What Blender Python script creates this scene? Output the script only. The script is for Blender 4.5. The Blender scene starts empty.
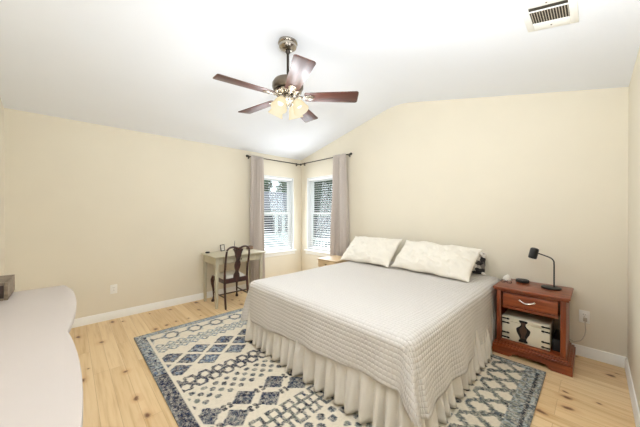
import bpy, bmesh, math, random
from math import sin, cos, pi, radians, hypot, atan2
from mathutils import Vector, Matrix, noise

random.seed(7)
sc = bpy.context.scene
col = sc.collection

# ------------------------------------------------------------------ camera, world, light, exposure
cam_d = bpy.data.cameras.new('camera')
cam_d.sensor_fit = 'HORIZONTAL'
cam_d.sensor_width = 36.0
cam_d.lens = 36.0 * 262.35 / 640.0
cam_d.clip_start = 0.02
cam = bpy.data.objects.new('camera', cam_d)
col.objects.link(cam)
cam.location = (4.234, -3.499, 1.355)
cam.rotation_euler = (radians(90 - 0.2426), 0, radians(136.342 - 90))
sc.camera = cam

W, D, H = 4.432, 3.989, 2.44           # room width (x), depth (y), side wall height
WT = 0.14                              # wall thickness

world = bpy.data.worlds.new('world')
sc.world = world
world.use_nodes = True
bg = world.node_tree.nodes['Background']
bg.inputs['Color'].default_value = (0.88, 0.94, 1.0, 1)
bg.inputs['Strength'].default_value = 1.9

FAN = (2.268, -2.034)                  # ceiling fan axis
BULB_W = 9.8
BULB_COL = (0.895, 0.945, 1.0)

def area_light(name, loc, target, sx, sy, watts, color):
    d = bpy.data.lights.new(name, 'AREA')
    d.shape = 'RECTANGLE'; d.size = sx; d.size_y = sy; d.energy = watts; d.color = color
    o = bpy.data.objects.new(name, d); col.objects.link(o)
    o.location = loc
    o.rotation_euler = (Vector(target) - Vector(loc)).to_track_quat('-Z', 'Y').to_euler()
    return o
# daylight entering by the two windows
area_light('window_daylight', (0.02, -0.58, 1.33), (3, -0.85, 1.0), 0.68, 1.36, 15, (0.86, 0.93, 1.0))
area_light('window_daylight', (0.60, -0.02, 1.33), (0.95, -3, 1.0), 0.68, 1.36, 15, (0.86, 0.93, 1.0))
# added fill light beside the camera, aimed up to bounce off the ceiling
area_light('bounce_fill', (4.00, -3.05, 1.90), (3.80, -2.50, 3.2), 0.6, 0.5, 64, (0.885, 0.943, 1.0))

sc.view_settings.view_transform = 'Standard'
sc.view_settings.look = 'None'
sc.view_settings.gamma = 1.0
sc.view_settings.use_curve_mapping = False
sc.view_settings.exposure = -0.07
sc.cycles.use_denoising = True
sc.cycles.max_bounces = 10
sc.cycles.diffuse_bounces = 6
sc.cycles.transparent_max_bounces = 24
sc.cycles.sample_clamp_indirect = 6.0
sc.cycles.caustics_reflective = False
sc.cycles.caustics_refractive = False

# ------------------------------------------------------------------ materials
def lin(c):
    return tuple(((v / 255.0) / 12.92 if v / 255.0 <= 0.04045 else (((v / 255.0) + 0.055) / 1.055) ** 2.4) for v in c) + (1.0,)

class NT:
    def __init__(self, name):
        self.m = bpy.data.materials.new(name); self.m.use_nodes = True
        self.t = self.m.node_tree; self.n = self.t.nodes; self.l = self.t.links
        self.b = self.n['Principled BSDF']; self.out = self.n['Material Output']
    def node(self, kind, **kw):
        x = self.n.new(kind)
        for k, v in kw.items():
            setattr(x, k, v)
        return x
    def link(self, a, b): self.l.new(a, b)
    def coord(self, which='Object', scale=(1, 1, 1), rot=(0, 0, 0)):
        tc = self.node('ShaderNodeTexCoord'); mp = self.node('ShaderNodeMapping')
        mp.inputs['Scale'].default_value = scale; mp.inputs['Rotation'].default_value = rot
        self.link(tc.outputs[which], mp.inputs['Vector'])
        return mp.outputs['Vector']
    def noise(self, vec, scale, detail=3, rough=0.5):
        x = self.node('ShaderNodeTexNoise'); x.inputs['Scale'].default_value = scale
        x.inputs['Detail'].default_value = detail; x.inputs['Roughness'].default_value = rough
        self.link(vec, x.inputs['Vector']); return x.outputs['Fac']
    def ramp(self, fac, stops):
        r = self.node('ShaderNodeValToRGB')
        e = r.color_ramp.elements
        while len(e) < len(stops): e.new(0.5)
        for k, (p, c) in enumerate(stops):
            e[k].position = p; e[k].color = c
        self.link(fac, r.inputs['Fac']); return r.outputs['Color']
    def mixc(self, fac, a, b, mode='MIX'):
        x = self.node('ShaderNodeMix'); x.data_type = 'RGBA'; x.blend_type = mode
        for sock, v in ((x.inputs['Factor'], fac), (x.inputs['A'] if False else x.inputs[6], a), (x.inputs[7], b)):
            if hasattr(v, 'is_linked'): self.link(v, sock)
            elif isinstance(v, (int, float)): sock.default_value = v
            else: sock.default_value = v
        return x.outputs[2]
    def math(self, op, a, b=None, c=None):
        x = self.node('ShaderNodeMath'); x.operation = op
        for k, v in enumerate((a, b, c)):
            if v is None: continue
            if isinstance(v, (int, float)): x.inputs[k].default_value = v
            else: self.link(v, x.inputs[k])
        return x.outputs[0]
    def bump(self, h, strength, dist):
        x = self.node('ShaderNodeBump'); x.inputs['Strength'].default_value = strength
        x.inputs['Distance'].default_value = dist
        self.link(h, x.inputs['Height']); self.link(x.outputs['Normal'], self.b.inputs['Normal'])

def plain(name, rgb, rough=0.5, metal=0.0, var=0.05, bump=0.0, scale=8.0, bscale=None, coat=0.0, spec=0.5):
    t = NT(name)
    v = t.coord()
    f = t.noise(v, scale, 4)
    c = lin(rgb)
    lo = tuple(x * (1 - var) for x in c[:3]) + (1,)
    hi = tuple(min(1, x * (1 + var)) for x in c[:3]) + (1,)
    t.link(t.ramp(f, [(0.3, lo), (0.7, hi)]), t.b.inputs['Base Color'])
    t.b.inputs['Roughness'].default_value = rough
    t.b.inputs['Metallic'].default_value = metal
    t.b.inputs['Specular IOR Level'].default_value = spec
    if coat: t.b.inputs['Coat Weight'].default_value = coat; t.b.inputs['Coat Roughness'].default_value = 0.15
    if bump:
        t.bump(t.noise(v, bscale or scale * 10, 3), bump, 0.004)
    return t.m

def wood(name, dark, light, axis=0, rough=0.35, scale=1.0, coat=0.2):
    t = NT(name)
    s = [22.0 * scale] * 3; s[axis] = 1.6 * scale
    v = t.coord(scale=tuple(s))
    f = t.noise(v, 2.2, 6, 0.62)
    g = t.noise(t.coord(scale=tuple(x * 4 for x in s)), 3.0, 3)
    k = t.math('ADD', t.math('MULTIPLY', f, 0.8), t.math('MULTIPLY', g, 0.2))
    t.link(t.ramp(k, [(0.33, lin(dark)), (0.52, lin(tuple((a + b) / 2 for a, b in zip(dark, light)))), (0.68, lin(light))]), t.b.inputs['Base Color'])
    t.b.inputs['Roughness'].default_value = rough
    t.b.inputs['Coat Weight'].default_value = coat
    t.b.inputs['Coat Roughness'].default_value = 0.2
    t.bump(k, 0.08, 0.002)
    return t.m

M = {}
M['wall'] = plain('wall_paint', (229, 221, 203), 0.85, var=0.012, bump=0.10, scale=2.5, bscale=160, spec=0.2)
M['ceiling'] = plain('ceiling_paint', (239, 242, 248), 0.9, var=0.006, bump=0.12, scale=3, bscale=110, spec=0.1)
M['trim'] = plain('white_trim_paint', (244, 243, 238), 0.4, var=0.01, scale=4)
M['dresser_white'] = plain('dresser_white_paint', (184, 174, 166), 0.42, var=0.012, scale=5, bump=0.03, bscale=40)
M['blind'] = plain('blind_white', (246, 246, 246), 0.5, var=0.01)
M['vinyl'] = plain('window_vinyl', (245, 246, 246), 0.4, var=0.01)
M['black_metal'] = plain('black_metal', (26, 25, 25), 0.42, var=0.1, scale=30)
M['black_plastic'] = plain('black_plastic', (24, 24, 26), 0.5, var=0.1, scale=40)
M['bronze'] = plain('dark_bronze', (52, 44, 38), 0.4, 0.6, var=0.1, scale=30)
M['nickel'] = plain('brushed_nickel', (176, 168, 156), 0.24, 1.0, var=0.06, scale=40)
M['nickel_dark'] = plain('dark_nickel', (118, 108, 96), 0.3, 1.0, var=0.08, scale=40)
M['chrome'] = plain('silver_metal', (225, 222, 215), 0.2, 1.0, var=0.03, scale=40)
M['blade'] = wood('blade_walnut', (58, 29, 22), (98, 54, 40), 0, 0.4, 1.0, 0.08)
M['cherry'] = wood('cherry_wood', (98, 40, 16), (160, 78, 34), 0, 0.35, 0.7, 0.25)
M['cherry_up'] = wood('cherry_wood_upright', (98, 40, 16), (160, 78, 34), 2, 0.35, 0.7, 0.25)
M['mahogany'] = wood('mahogany_wood', (38, 16, 12), (78, 36, 26), 2, 0.3, 1.0, 0.3)
M['pale_wood'] = wood('pale_maple_wood', (196, 166, 126), (226, 200, 162), 0, 0.45, 0.8, 0.1)
M['grey_wood'] = wood('weathered_grey_wood', (92, 78, 62), (150, 132, 110), 1, 0.6, 1.0, 0.0)
M['dark_wood'] = wood('dark_stained_wood', (34, 20, 14), (66, 40, 28), 1, 0.5, 1.0, 0.05)
M['desk_paint'] = plain('desk_cream_paint', (192, 184, 161), 0.5, var=0.04, scale=6, bump=0.03)
M['seat_fabric'] = plain('cream_seat_fabric', (226, 220, 206), 0.9, var=0.04, scale=30, bump=0.2, bscale=300)
M['skirt'] = plain('bed_skirt_linen', (222, 216, 206), 0.9, var=0.03, scale=10, bump=0.12, bscale=260)
M['sheet'] = plain('white_sheet', (240, 237, 230), 0.9, var=0.02, scale=10)
M['sham'] = plain('ivory_pillow_linen', (238, 232, 220), 0.9, var=0.02, scale=8, bump=0.15, bscale=220)
M['chest_white'] = plain('chest_aged_white', (222, 214, 192), 0.55, var=0.05, scale=9, bump=0.05)
M['iron'] = plain('black_iron', (22, 20, 20), 0.5, 0.3, var=0.15, scale=40)
M['chest_brown'] = plain('aged_brown_metal', (74, 52, 40), 0.5, 0.2, var=0.12, scale=40)
M['shell'] = plain('white_ceramic', (238, 232, 222), 0.35, var=0.03, scale=20)
M['plate'] = plain('outlet_white_plastic', (240, 238, 232), 0.4, var=0.01)
M['cord'] = plain('white_cord', (190, 180, 164), 0.5, var=0.02)
M['black_cord'] = plain('black_cord_rubber', (30, 29, 28), 0.6, var=0.05)
M['vent_dark'] = plain('vent_duct_dark', (60, 54, 44), 0.8, var=0.1)
M['vent_tan'] = plain('vent_fin_metal', (216, 204, 188), 0.5, var=0.03)
M['box_brown'] = plain('brown_cardboard', (120, 96, 76), 0.7, var=0.08, scale=20)
M['photo_paper'] = plain('photo_paper', (206, 198, 182), 0.5, var=0.12, scale=30)
M['house_wall'] = plain('house_white_siding', (225, 228, 232), 0.8, var=0.03, scale=3)
M['house_glass'] = plain('house_dark_window', (58, 62, 72), 0.15, var=0.1, scale=2)
M['shingle'] = plain('grey_shingle', (120, 122, 132), 0.9, var=0.18, scale=14)
M['fence_grey'] = plain('weathered_fence_board', (92, 94, 104), 0.9, var=0.2, scale=7)
M['rail_white'] = plain('white_railing_paint', (238, 240, 242), 0.6, var=0.02)
M['bark'] = plain('tree_bark', (78, 66, 54), 0.9, var=0.2, scale=12, bump=0.4)
M['grass'] = plain('lawn_grass', (96, 118, 74), 0.95, var=0.25, scale=6, bump=0.4)
M['shrub'] = plain('shrub_leaf', (54, 78, 52), 0.8, var=0.35, scale=5)
M['leaf'] = plain('tree_leaf', (76, 104, 74), 0.8, var=0.35, scale=4)

def curtain_material():
    t = NT('taupe_curtain_fabric')
    v = t.coord()
    f = t.noise(v, 180, 2)
    t.link(t.ramp(f, [(0.3, lin((206, 195, 186))), (0.7, lin((228, 219, 211)))]), t.b.inputs['Base Color'])
    t.b.inputs['Roughness'].default_value = 0.45
    t.b.inputs['Sheen Weight'].default_value = 0.3
    tr = t.node('ShaderNodeBsdfTranslucent'); tr.inputs['Color'].default_value = lin((214, 204, 196))
    mx = t.node('ShaderNodeMixShader'); mx.inputs[0].default_value = 0.15
    t.link(t.b.outputs[0], mx.inputs[1]); t.link(tr.outputs[0], mx.inputs[2]); t.link(mx.outputs[0], t.out.inputs[0])
    return t.m
M['curtain'] = curtain_material()

def glass_material():
    t = NT('window_glass')
    tr = t.node('ShaderNodeBsdfTransparent'); tr.inputs[0].default_value = (0.94, 0.97, 0.96, 1)
    gl = t.node('ShaderNodeBsdfGlossy'); gl.inputs['Roughness'].default_value = 0.02
    mx = t.node('ShaderNodeMixShader'); mx.inputs[0].default_value = 0.05
    t.link(tr.outputs[0], mx.inputs[1]); t.link(gl.outputs[0], mx.inputs[2]); t.link(mx.outputs[0], t.out.inputs[0])
    return t.m
M['glass'] = glass_material()

def shade_material():
    t = NT('lit_frosted_glass_shade')
    lw = t.node('ShaderNodeLayerWeight'); lw.inputs['Blend'].default_value = 0.4
    glow = t.ramp(lw.outputs['Facing'], [(0.0, (1.0, 0.93, 0.72, 1)), (0.6, (0.98, 0.84, 0.55, 1)), (1.0, (0.80, 0.62, 0.36, 1))])
    em = t.node('ShaderNodeEmission'); em.inputs['Strength'].default_value = 1.1; t.link(glow, em.inputs['Color'])
    tr = t.node('ShaderNodeBsdfTransparent'); tr.inputs[0].default_value = (1.0, 0.93, 0.80, 1)
    mx = t.node('ShaderNodeMixShader'); mx.inputs[0].default_value = 0.30
    t.link(em.outputs[0], mx.inputs[1]); t.link(tr.outputs[0], mx.inputs[2])
    t.link(mx.outputs[0], t.out.inputs[0])
    return t.m
M['shade'] = shade_material()

def bulb_material():
    t = NT('lit_bulb')
    em = t.node('ShaderNodeEmission'); em.inputs['Color'].default_value = (1.0, 0.92, 0.75, 1); em.inputs['Strength'].default_value = 2.0
    t.link(em.outputs[0], t.out.inputs[0]); return t.m
M['bulb'] = bulb_material()

def floor_material():
    t = NT('pine_plank_floor')
    v = t.coord()
    br = t.node('ShaderNodeTexBrick')
    br.inputs['Color1'].default_value = (0, 0, 0, 1); br.inputs['Color2'].default_value = (1, 1, 1, 1)
    br.inputs['Mortar'].default_value = (0.5, 0.5, 0.5, 1)
    br.inputs['Scale'].default_value = 1.0; br.inputs['Mortar Size'].default_value = 0.0012
    br.inputs['Mortar Smooth'].default_value = 0.3
    br.inputs['Brick Width'].default_value = 1.35; br.inputs['Row Height'].default_value = 0.105
    br.offset = 0.37; br.offset_frequency = 3
    t.link(v, br.inputs['Vector'])
    plank = t.node('ShaderNodeSeparateColor'); t.link(br.outputs['Color'], plank.inputs[0])
    # grain: long streaks, shifted per plank
    cmb = t.node('ShaderNodeCombineXYZ'); t.link(t.math('MULTIPLY', plank.outputs[0], 9.0), cmb.inputs[2])
    add = t.node('ShaderNodeVectorMath'); add.operation = 'ADD'
    t.link(t.coord(scale=(1.3, 26, 1)), add.inputs[0]); t.link(cmb.outputs[0], add.inputs[1])
    grain = t.noise(add.outputs[0], 1.4, 6, 0.6)
    base = t.ramp(plank.outputs[0], [(0.0, lin((206, 172, 124))), (0.5, lin((224, 194, 148))), (1.0, lin((234, 208, 166)))])
    g2 = t.ramp(grain, [(0.30, lin((190, 150, 100))), (0.50, lin((226, 197, 152))), (0.75, lin((238, 214, 174)))])
    c = t.mixc(0.5, base, g2)
    # knots with a dark heart and a softer brown ring
    vo = t.node('ShaderNodeTexVoronoi', voronoi_dimensions='2D'); vo.inputs['Scale'].default_value = 6.2; vo.inputs['Randomness'].default_value = 1.0
    wob = t.node('ShaderNodeTexNoise'); wob.inputs['Scale'].default_value = 9; t.link(v, wob.inputs['Vector'])
    v2 = t.coord(scale=(0.62, 1.0, 1.0))
    a2 = t.node('ShaderNodeVectorMath'); a2.operation = 'MULTIPLY_ADD'
    t.link(wob.outputs['Color'], a2.inputs[0]); a2.inputs[1].default_value = (0.05, 0.05, 0.0); t.link(v2, a2.inputs[2])
    t.link(a2.outputs[0], vo.inputs['Vector'])
    rnd = t.node('ShaderNodeSeparateColor'); t.link(vo.outputs['Color'], rnd.inputs[0])
    size = t.math('MULTIPLY_ADD', rnd.outputs[1], 0.12, 0.05)
    on = t.math('GREATER_THAN', rnd.outputs[0], 0.45)
    kd = t.math('DIVIDE', vo.outputs['Distance'], size)
    heart = t.math('MULTIPLY', on, t.math('SUBTRACT', 1.0, t.math('SMOOTH_MIN', t.math('MULTIPLY', kd, 1.0), 1.0, 0.2)))
    heart = t.math('MULTIPLY', heart, 1.6); 
    cl = t.node('ShaderNodeClamp'); t.link(heart, cl.inputs[0])
    ring = t.math('MULTIPLY', on, t.math('SUBTRACT', 1.0, t.math('MINIMUM', t.math('MULTIPLY', kd, 0.42), 1.0)))
    c = t.mixc(t.math('MULTIPLY', ring, 0.55), c, lin((190, 134, 82)))
    c = t.mixc(t.math('MULTIPLY', cl.outputs[0], 0.9), c, lin((98, 58, 34)))
    c = t.mixc(t.math('MULTIPLY', br.outputs['Fac'], 0.6), c, lin((150, 108, 68)))
    t.link(c, t.b.inputs['Base Color'])
    t.b.inputs['Roughness'].default_value = 0.38
    t.b.inputs['Specular IOR Level'].default_value = 0.35
    t.bump(t.math('SUBTRACT', 1.0, br.outputs['Fac']), 0.25, 0.002)
    return t.m
M['floor'] = floor_material()

def quilt_material():
    t = NT('waffle_quilt_cotton')
    tc = t.node('ShaderNodeTexCoord')
    sp = t.node('ShaderNodeSeparateXYZ'); t.link(tc.outputs['UV'], sp.inputs[0])
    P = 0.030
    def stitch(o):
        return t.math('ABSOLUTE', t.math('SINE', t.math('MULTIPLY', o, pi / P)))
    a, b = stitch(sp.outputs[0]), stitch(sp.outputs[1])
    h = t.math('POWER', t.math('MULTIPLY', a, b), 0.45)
    nz = t.noise(tc.outputs['UV'], 26, 4)
    hh = t.math('ADD', h, t.math('MULTIPLY', nz, 0.35))
    t.bump(hh, 0.6, 0.008)
    t.link(t.ramp(h, [(0.0, lin((192, 185, 177))), (0.42, lin((214, 209, 203)))]), t.b.inputs['Base Color'])  # grooves along the stitch lines tinted darker, shade put into the colour
    t.b.inputs['Roughness'].default_value = 0.92
    t.b.inputs['Specular IOR Level'].default_value = 0.15
    return t.m
M['quilt'] = quilt_material()

def rug_material():
    t = NT('distressed_woven_rug')
    at = t.node('ShaderNodeVertexColor'); at.layer_name = 'weave'
    v = t.coord()
    f = t.noise(v, 46, 5, 0.7)
    w = t.noise(t.coord(scale=(1, 3.5, 1)), 120, 2)
    k = t.math('ADD', t.math('MULTIPLY', f, 0.7), t.math('MULTIPLY', w, 0.3))
    # worn pile: pale ground shows through the dyed pattern, in patches
    m = t.ramp(k, [(0.47, (0, 0, 0, 1)), (0.58, (1, 1, 1, 1))])
    worn = t.mixc(0.62, at.outputs['Color'], lin((206, 196, 178)))
    t.link(t.mixc(m, at.outputs['Color'], worn), t.b.inputs['Base Color'])
    t.b.inputs['Roughness'].default_value = 0.95
    t.b.inputs['Specular IOR Level'].default_value = 0.1
    t.bump(t.noise(v, 420, 2), 0.35, 0.004)
    return t.m
M['rug'] = rug_material()

def pattern_fabric():
    t = NT('black_white_print_fabric')
    v = t.coord()
    vo = t.node('ShaderNodeTexVoronoi'); vo.inputs['Scale'].default_value = 26; t.link(v, vo.inputs['Vector'])
    s = t.node('ShaderNodeSeparateColor'); t.link(vo.outputs['Color'], s.inputs[0])
    t.link(t.ramp(s.outputs[0], [(0.30, lin((40, 38, 40))), (0.36, lin((150, 142, 134))), (0.52, lin((232, 226, 218)))]), t.b.inputs['Base Color'])
    t.b.inputs['Roughness'].default_value = 0.9
    return t.m
M['print'] = pattern_fabric()

# ------------------------------------------------------------------ mesh helpers
def new(): return bmesh.new()

def box(bm, x0, x1, y0, y1, z0, z1, bev=0.0, seg=2, mat=None):
    vs = [bm.verts.new((x, y, z)) for z in (z0, z1) for y in (y0, y1) for x in (x0, x1)]
    fs = [bm.faces.new([vs[i] for i in f]) for f in ((0, 2, 3, 1), (4, 5, 7, 6), (0, 1, 5, 4), (2, 6, 7, 3), (0, 4, 6, 2), (1, 3, 7, 5))]
    if mat is not None:
        bmesh.ops.transform(bm, matrix=mat, verts=vs)
    if bev > 0:
        es = list({e for f in fs for e in f.edges})
        bmesh.ops.bevel(bm, geom=es, offset=bev, segments=seg, profile=0.5, affect='EDGES')

def frame_at(t):
    t = t.normalized()
    u = t.orthogonal().normalized()
    return u, t.cross(u)

def tube(bm, pts, r, seg=10, flat=1.0):
    pts = [Vector(p) for p in pts]
    n = len(pts)
    rr = r if isinstance(r, (list, tuple)) else [r] * n
    rings = []; u = None
    for i, p in enumerate(pts):
        t = (pts[min(i + 1, n - 1)] - pts[max(i - 1, 0)]).normalized()
        if u is None: u, w = frame_at(t)
        else:
            u = (u - t * u.dot(t)).normalized(); w = t.cross(u)
        rings.append([bm.verts.new(p + (u * cos(2 * pi * k / seg) + w * sin(2 * pi * k / seg) * flat) * rr[i]) for k in range(seg)])
    for a, b in zip(rings, rings[1:]):
        for k in range(seg):
            bm.faces.new((a[k], a[(k + 1) % seg], b[(k + 1) % seg], b[k]))
    bm.faces.new(list(reversed(rings[0]))); bm.faces.new(rings[-1])

def lathe(bm, prof, seg=24, mat=None, closed=True):
    """profile of (radius, z) about the z axis"""
    mat = mat or Matrix.Identity(4)
    rings = []
    for r, z in prof:
        if r < 1e-6: rings.append([bm.verts.new(mat @ Vector((0, 0, z)))])
        else: rings.append([bm.verts.new(mat @ Vector((r * cos(2 * pi * k / seg), r * sin(2 * pi * k / seg), z))) for k in range(seg)])
    for a, b in zip(rings, rings[1:]):
        for k in range(seg):
            k2 = (k + 1) % seg
            if len(a) == 1 and len(b) == 1: continue
            if len(a) == 1: bm.faces.new((a[0], b[k], b[k2]))
            elif len(b) == 1: bm.faces.new((a[k], a[k2], b[0]))
            else: bm.faces.new((a[k], a[k2], b[k2], b[k]))
    if closed:
        if len(rings[0]) > 1: bm.faces.new(list(reversed(rings[0])))
        if len(rings[-1]) > 1: bm.faces.new(rings[-1])

def prism(bm, outline, lo, hi, fn=lambda a, b, c: (a, b, c), bev=0.0):
    """extrude a 2D outline between lo and hi; fn maps (a, b, height) to xyz"""
    A = [bm.verts.new(fn(a, b, lo)) for a, b in outline]
    B = [bm.verts.new(fn(a, b, hi)) for a, b in outline]
    n = len(outline)
    fs = [bm.faces.new(A[::-1]), bm.faces.new(B)]
    for k in range(n):
        fs.append(bm.faces.new((A[k], A[(k + 1) % n], B[(k + 1) % n], B[k])))
    bmesh.ops.recalc_face_normals(bm, faces=fs)
    if bev:
        es = list({e for f in fs[:2] for e in f.edges})
        bmesh.ops.bevel(bm, geom=es, offset=bev, segments=2, profile=0.5, affect='EDGES')

def grid(bm, nu, nv, fn, wrap_u=False):
    vs = [[bm.verts.new(fn(i / (nu if wrap_u else nu - 1), j / (nv - 1))) for j in range(nv)] for i in range(nu)]
    for i in range(nu if wrap_u else nu - 1):
        for j in range(nv - 1):
            i2 = (i + 1) % nu
            bm.faces.new((vs[i][j], vs[i2][j], vs[i2][j + 1], vs[i][j + 1]))
    return vs

def obj(name, bm, mat, parent=None, local=False, smooth=35, recalc=True):
    if recalc: bmesh.ops.recalc_face_normals(bm, faces=bm.faces)
    if parent is not None and not local:
        p = Vector(); q = parent
        while q is not None:
            p = p + Vector(q.location); q = q.parent
        for v in bm.verts: v.co -= p
    me = bpy.data.meshes.new(name)
    bm.to_mesh(me); bm.free()
    if smooth:
        me.polygons.foreach_set('use_smooth', [True] * len(me.polygons))
        me.set_sharp_from_angle(angle=radians(smooth))
    mats = mat if isinstance(mat, (list, tuple)) else [mat]
    for m in mats: me.materials.append(M[m] if isinstance(m, str) else m)
    o = bpy.data.objects.new(name, me); col.objects.link(o)
    if parent is not None: o.parent = parent
    return o

def tag(o, label, cat, group=None, kind=None):
    o['label'] = label; o['category'] = cat
    if group: o['group'] = group
    if kind: o['kind'] = kind
    return o

def thing(name, label, cat, loc=(0, 0, 0), rz=0.0, group=None):
    o = bpy.data.objects.new(name, None); col.objects.link(o)
    o.empty_display_size = 0.1
    o.location = loc; o.rotation_euler = (0, 0, rz)
    return tag(o, label, cat, group)

def struct(name, bm, mat, parent=None, label=None, **kw):
    o = obj(name, bm, mat, parent, **kw)
    if parent is None: o['kind'] = 'structure'
    if label: o['label'] = label
    return o

# ------------------------------------------------------------------ room shell
def gable(x):
    """underside of the vaulted ceiling over x (ridge rounded where the slopes meet)"""
    s = 0.2355
    a, b = H + s * x, H + s * (W - x)
    k = 0.11
    h = max(k - abs(a - b), 0) / k
    return min(a, b) - h * h * k * 0.25

WIN_A = (-1.10, -0.20)     # window 1: along y on the wall x = 0
WIN_B = (0.185, 1.085)     # window 2: along x on the wall y = 0
WZ = (0.60, 2.05)

bm = new()
grid_x = [-WT, 0, W, W + WT]
box(bm, -WT, W + WT, -D - WT, WT, -0.10, 0.0)
struct('floor', bm, 'floor', smooth=0, label='knotty pale pine plank floor')

# ceiling: a thick curved vault along y
bm = new()
xs = [-WT + (W + 2 * WT) * k / 60 for k in range(61)]
out = [(x, gable(x)) for x in xs] + [(x, gable(x) + 0.12) for x in reversed(xs)]
prism(bm, out, -D - WT, WT, lambda a, b, c: (a, c, b))
struct('ceiling', bm, 'ceiling', smooth=30, label='white vaulted ceiling with a rounded ridge')

# left wall (desk wall, x = 0) with window 1
bm = new()
def wall_left_box(y0, y1, z0, z1): box(bm, -WT, 0, y0, y1, z0, z1)
wall_left_box(-D, WIN_A[0], 0, H); wall_left_box(WIN_A[1], 0, 0, H)
wall_left_box(WIN_A[0], WIN_A[1], 0, WZ[0]); wall_left_box(WIN_A[0], WIN_A[1], WZ[1], H)
struct('wall_left', bm, 'wall', smooth=0)

# back wall (bed wall, y = 0) with window 2 and the gable
bm = new()
def gable_prism(x0, x1, z0):
    n = max(2, int((x1 - x0) / 0.08))
    xx = [x0 + (x1 - x0) * k / n for k in range(n + 1)]
    prism(bm, [(x, gable(min(max(x, 0), W)) + 0.004) for x in xx] + [(x1, z0), (x0, z0)], 0.0, WT, lambda a, b, c: (a, c, b))
gable_prism(-WT, WIN_B[0], 0); gable_prism(WIN_B[1], W + WT, 0); gable_prism(WIN_B[0], WIN_B[1], WZ[1])
box(bm, WIN_B[0], WIN_B[1], 0, WT, 0, WZ[0])
struct('wall_back', bm, 'wall', smooth=0)

bm = new(); box(bm, W, W + WT, -D, 0, 0, H)
struct('wall_right', bm, 'wall', smooth=0)
bm = new()
xx = [-WT + (W + 2 * WT) * k / 60 for k in range(61)]
prism(bm, [(x, gable(min(max(x, 0), W)) + 0.004) for x in xx] + [(W + WT, 0), (-WT, 0)], -D - WT, -D, lambda a, b, c: (a, c, b))
struct('wall_front', bm, 'wall', smooth=0)

# baseboards with a stepped, rounded top
BB = [(0, 0), (0.016, 0), (0.016, 0.072), (0.011, 0.080), (0.011, 0.086), (0.006, 0.095), (0, 0.097)]
bm = new(); prism(bm, BB, -D, 0, lambda a, b, c: (a, c, b)); struct('baseboard_left', bm, 'trim')
bm = new(); prism(bm, BB, 0, W, lambda a, b, c: (c, -a, b)); struct('baseboard_back', bm, 'trim')
bm = new(); prism(bm, BB, -D, 0, lambda a, b, c: (W - a, c, b)); struct('baseboard_right', bm, 'trim')
bm = new(); prism(bm, BB, 0, W, lambda a, b, c: (c, -D + a, b)); struct('baseboard_front', bm, 'trim')

# ------------------------------------------------------------------ windows and blinds
MAP_A = lambda s, d, z: (-d, s, z)         # d runs outward from the room
MAP_B = lambda s, d, z: (s, d, z)
def mbox(bm, P, s0, s1, d0, d1, z0, z1, bev=0.0):
    a, b = P(s0, d0, z0), P(s1, d1, z1)
    box(bm, min(a[0], b[0]), max(a[0], b[0]), min(a[1], b[1]), max(a[1], b[1]), z0, z1, bev)

def ring(bm, P, s0, s1, d0, d1, z0, z1, w, bev=0.0):
    mbox(bm, P, s0, s0 + w, d0, d1, z0, z1, bev); mbox(bm, P, s1 - w, s1, d0, d1, z0, z1, bev)
    mbox(bm, P, s0 + w, s1 - w, d0, d1, z0, z0 + w, bev); mbox(bm, P, s0 + w, s1 - w, d0, d1, z1 - w, z1, bev)

def window(name, P, s0, s1, label):
    z0, z1 = WZ; zm = 1.335
    bm = new()
    # jamb liner of the whole opening, painted white
    ring(bm, P, s0, s1, 0.002, 0.138, z0, z1, 0.012)
    ring(bm, P, s0 + 0.012, s1 - 0.012, 0.075, 0.138, z0 + 0.012, z1 - 0.012, 0.03, 0.003)
    root = struct(name, bm, 'vinyl', label=label)
    a, b = s0 + 0.042, s1 - 0.042
    bm = new(); ring(bm, P, a, b, 0.108, 0.132, zm - 0.02, z1 - 0.042, 0.034, 0.003)
    up = obj('upper_sash', bm, 'vinyl', root)
    bm = new(); mbox(bm, P, a + 0.034, b - 0.034, 0.118, 0.122, zm + 0.014, z1 - 0.076); obj('pane', bm, 'glass', up, smooth=0)
    bm = new(); ring(bm, P, a, b, 0.080, 0.106, z0 + 0.042, zm + 0.02, 0.038, 0.003)
    lo = obj('lower_sash', bm, 'vinyl', root)
    bm = new(); mbox(bm, P, a + 0.038, b - 0.038, 0.090, 0.094, z0 + 0.08, zm - 0.018); obj('pane', bm, 'glass', lo, smooth=0)
    sm = (s0 + s1) / 2
    bm = new(); mbox(bm, P, sm - 0.03, sm + 0.03, 0.070, 0.080, zm - 0.002, zm + 0.018, 0.003); obj('sash_lock', bm, 'vinyl', lo)
    bm = new(); mbox(bm, P, s0 - 0.045, s1 + 0.045, -0.045, 0.0, z0 - 0.022, z0 + 0.002, 0.006)
    mbox(bm, P, s0 + 0.013, s1 - 0.013, 0.0, 0.07, z0 + 0.0125, z0 + 0.018)
    obj('window_sill', bm, 'trim', root)
    bm = new(); mbox(bm, P, s0 - 0.03, s1 + 0.03, -0.016, 0.0, z0 - 0.085, z0 - 0.0225, 0.004); obj('apron', bm, 'trim', root)
    return root
window('window_1', MAP_A, WIN_A[0], WIN_A[1], 'white sash window behind the desk')
window('window_2', MAP_B, WIN_B[0], WIN_B[1], 'white sash window beside the bed')

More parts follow.
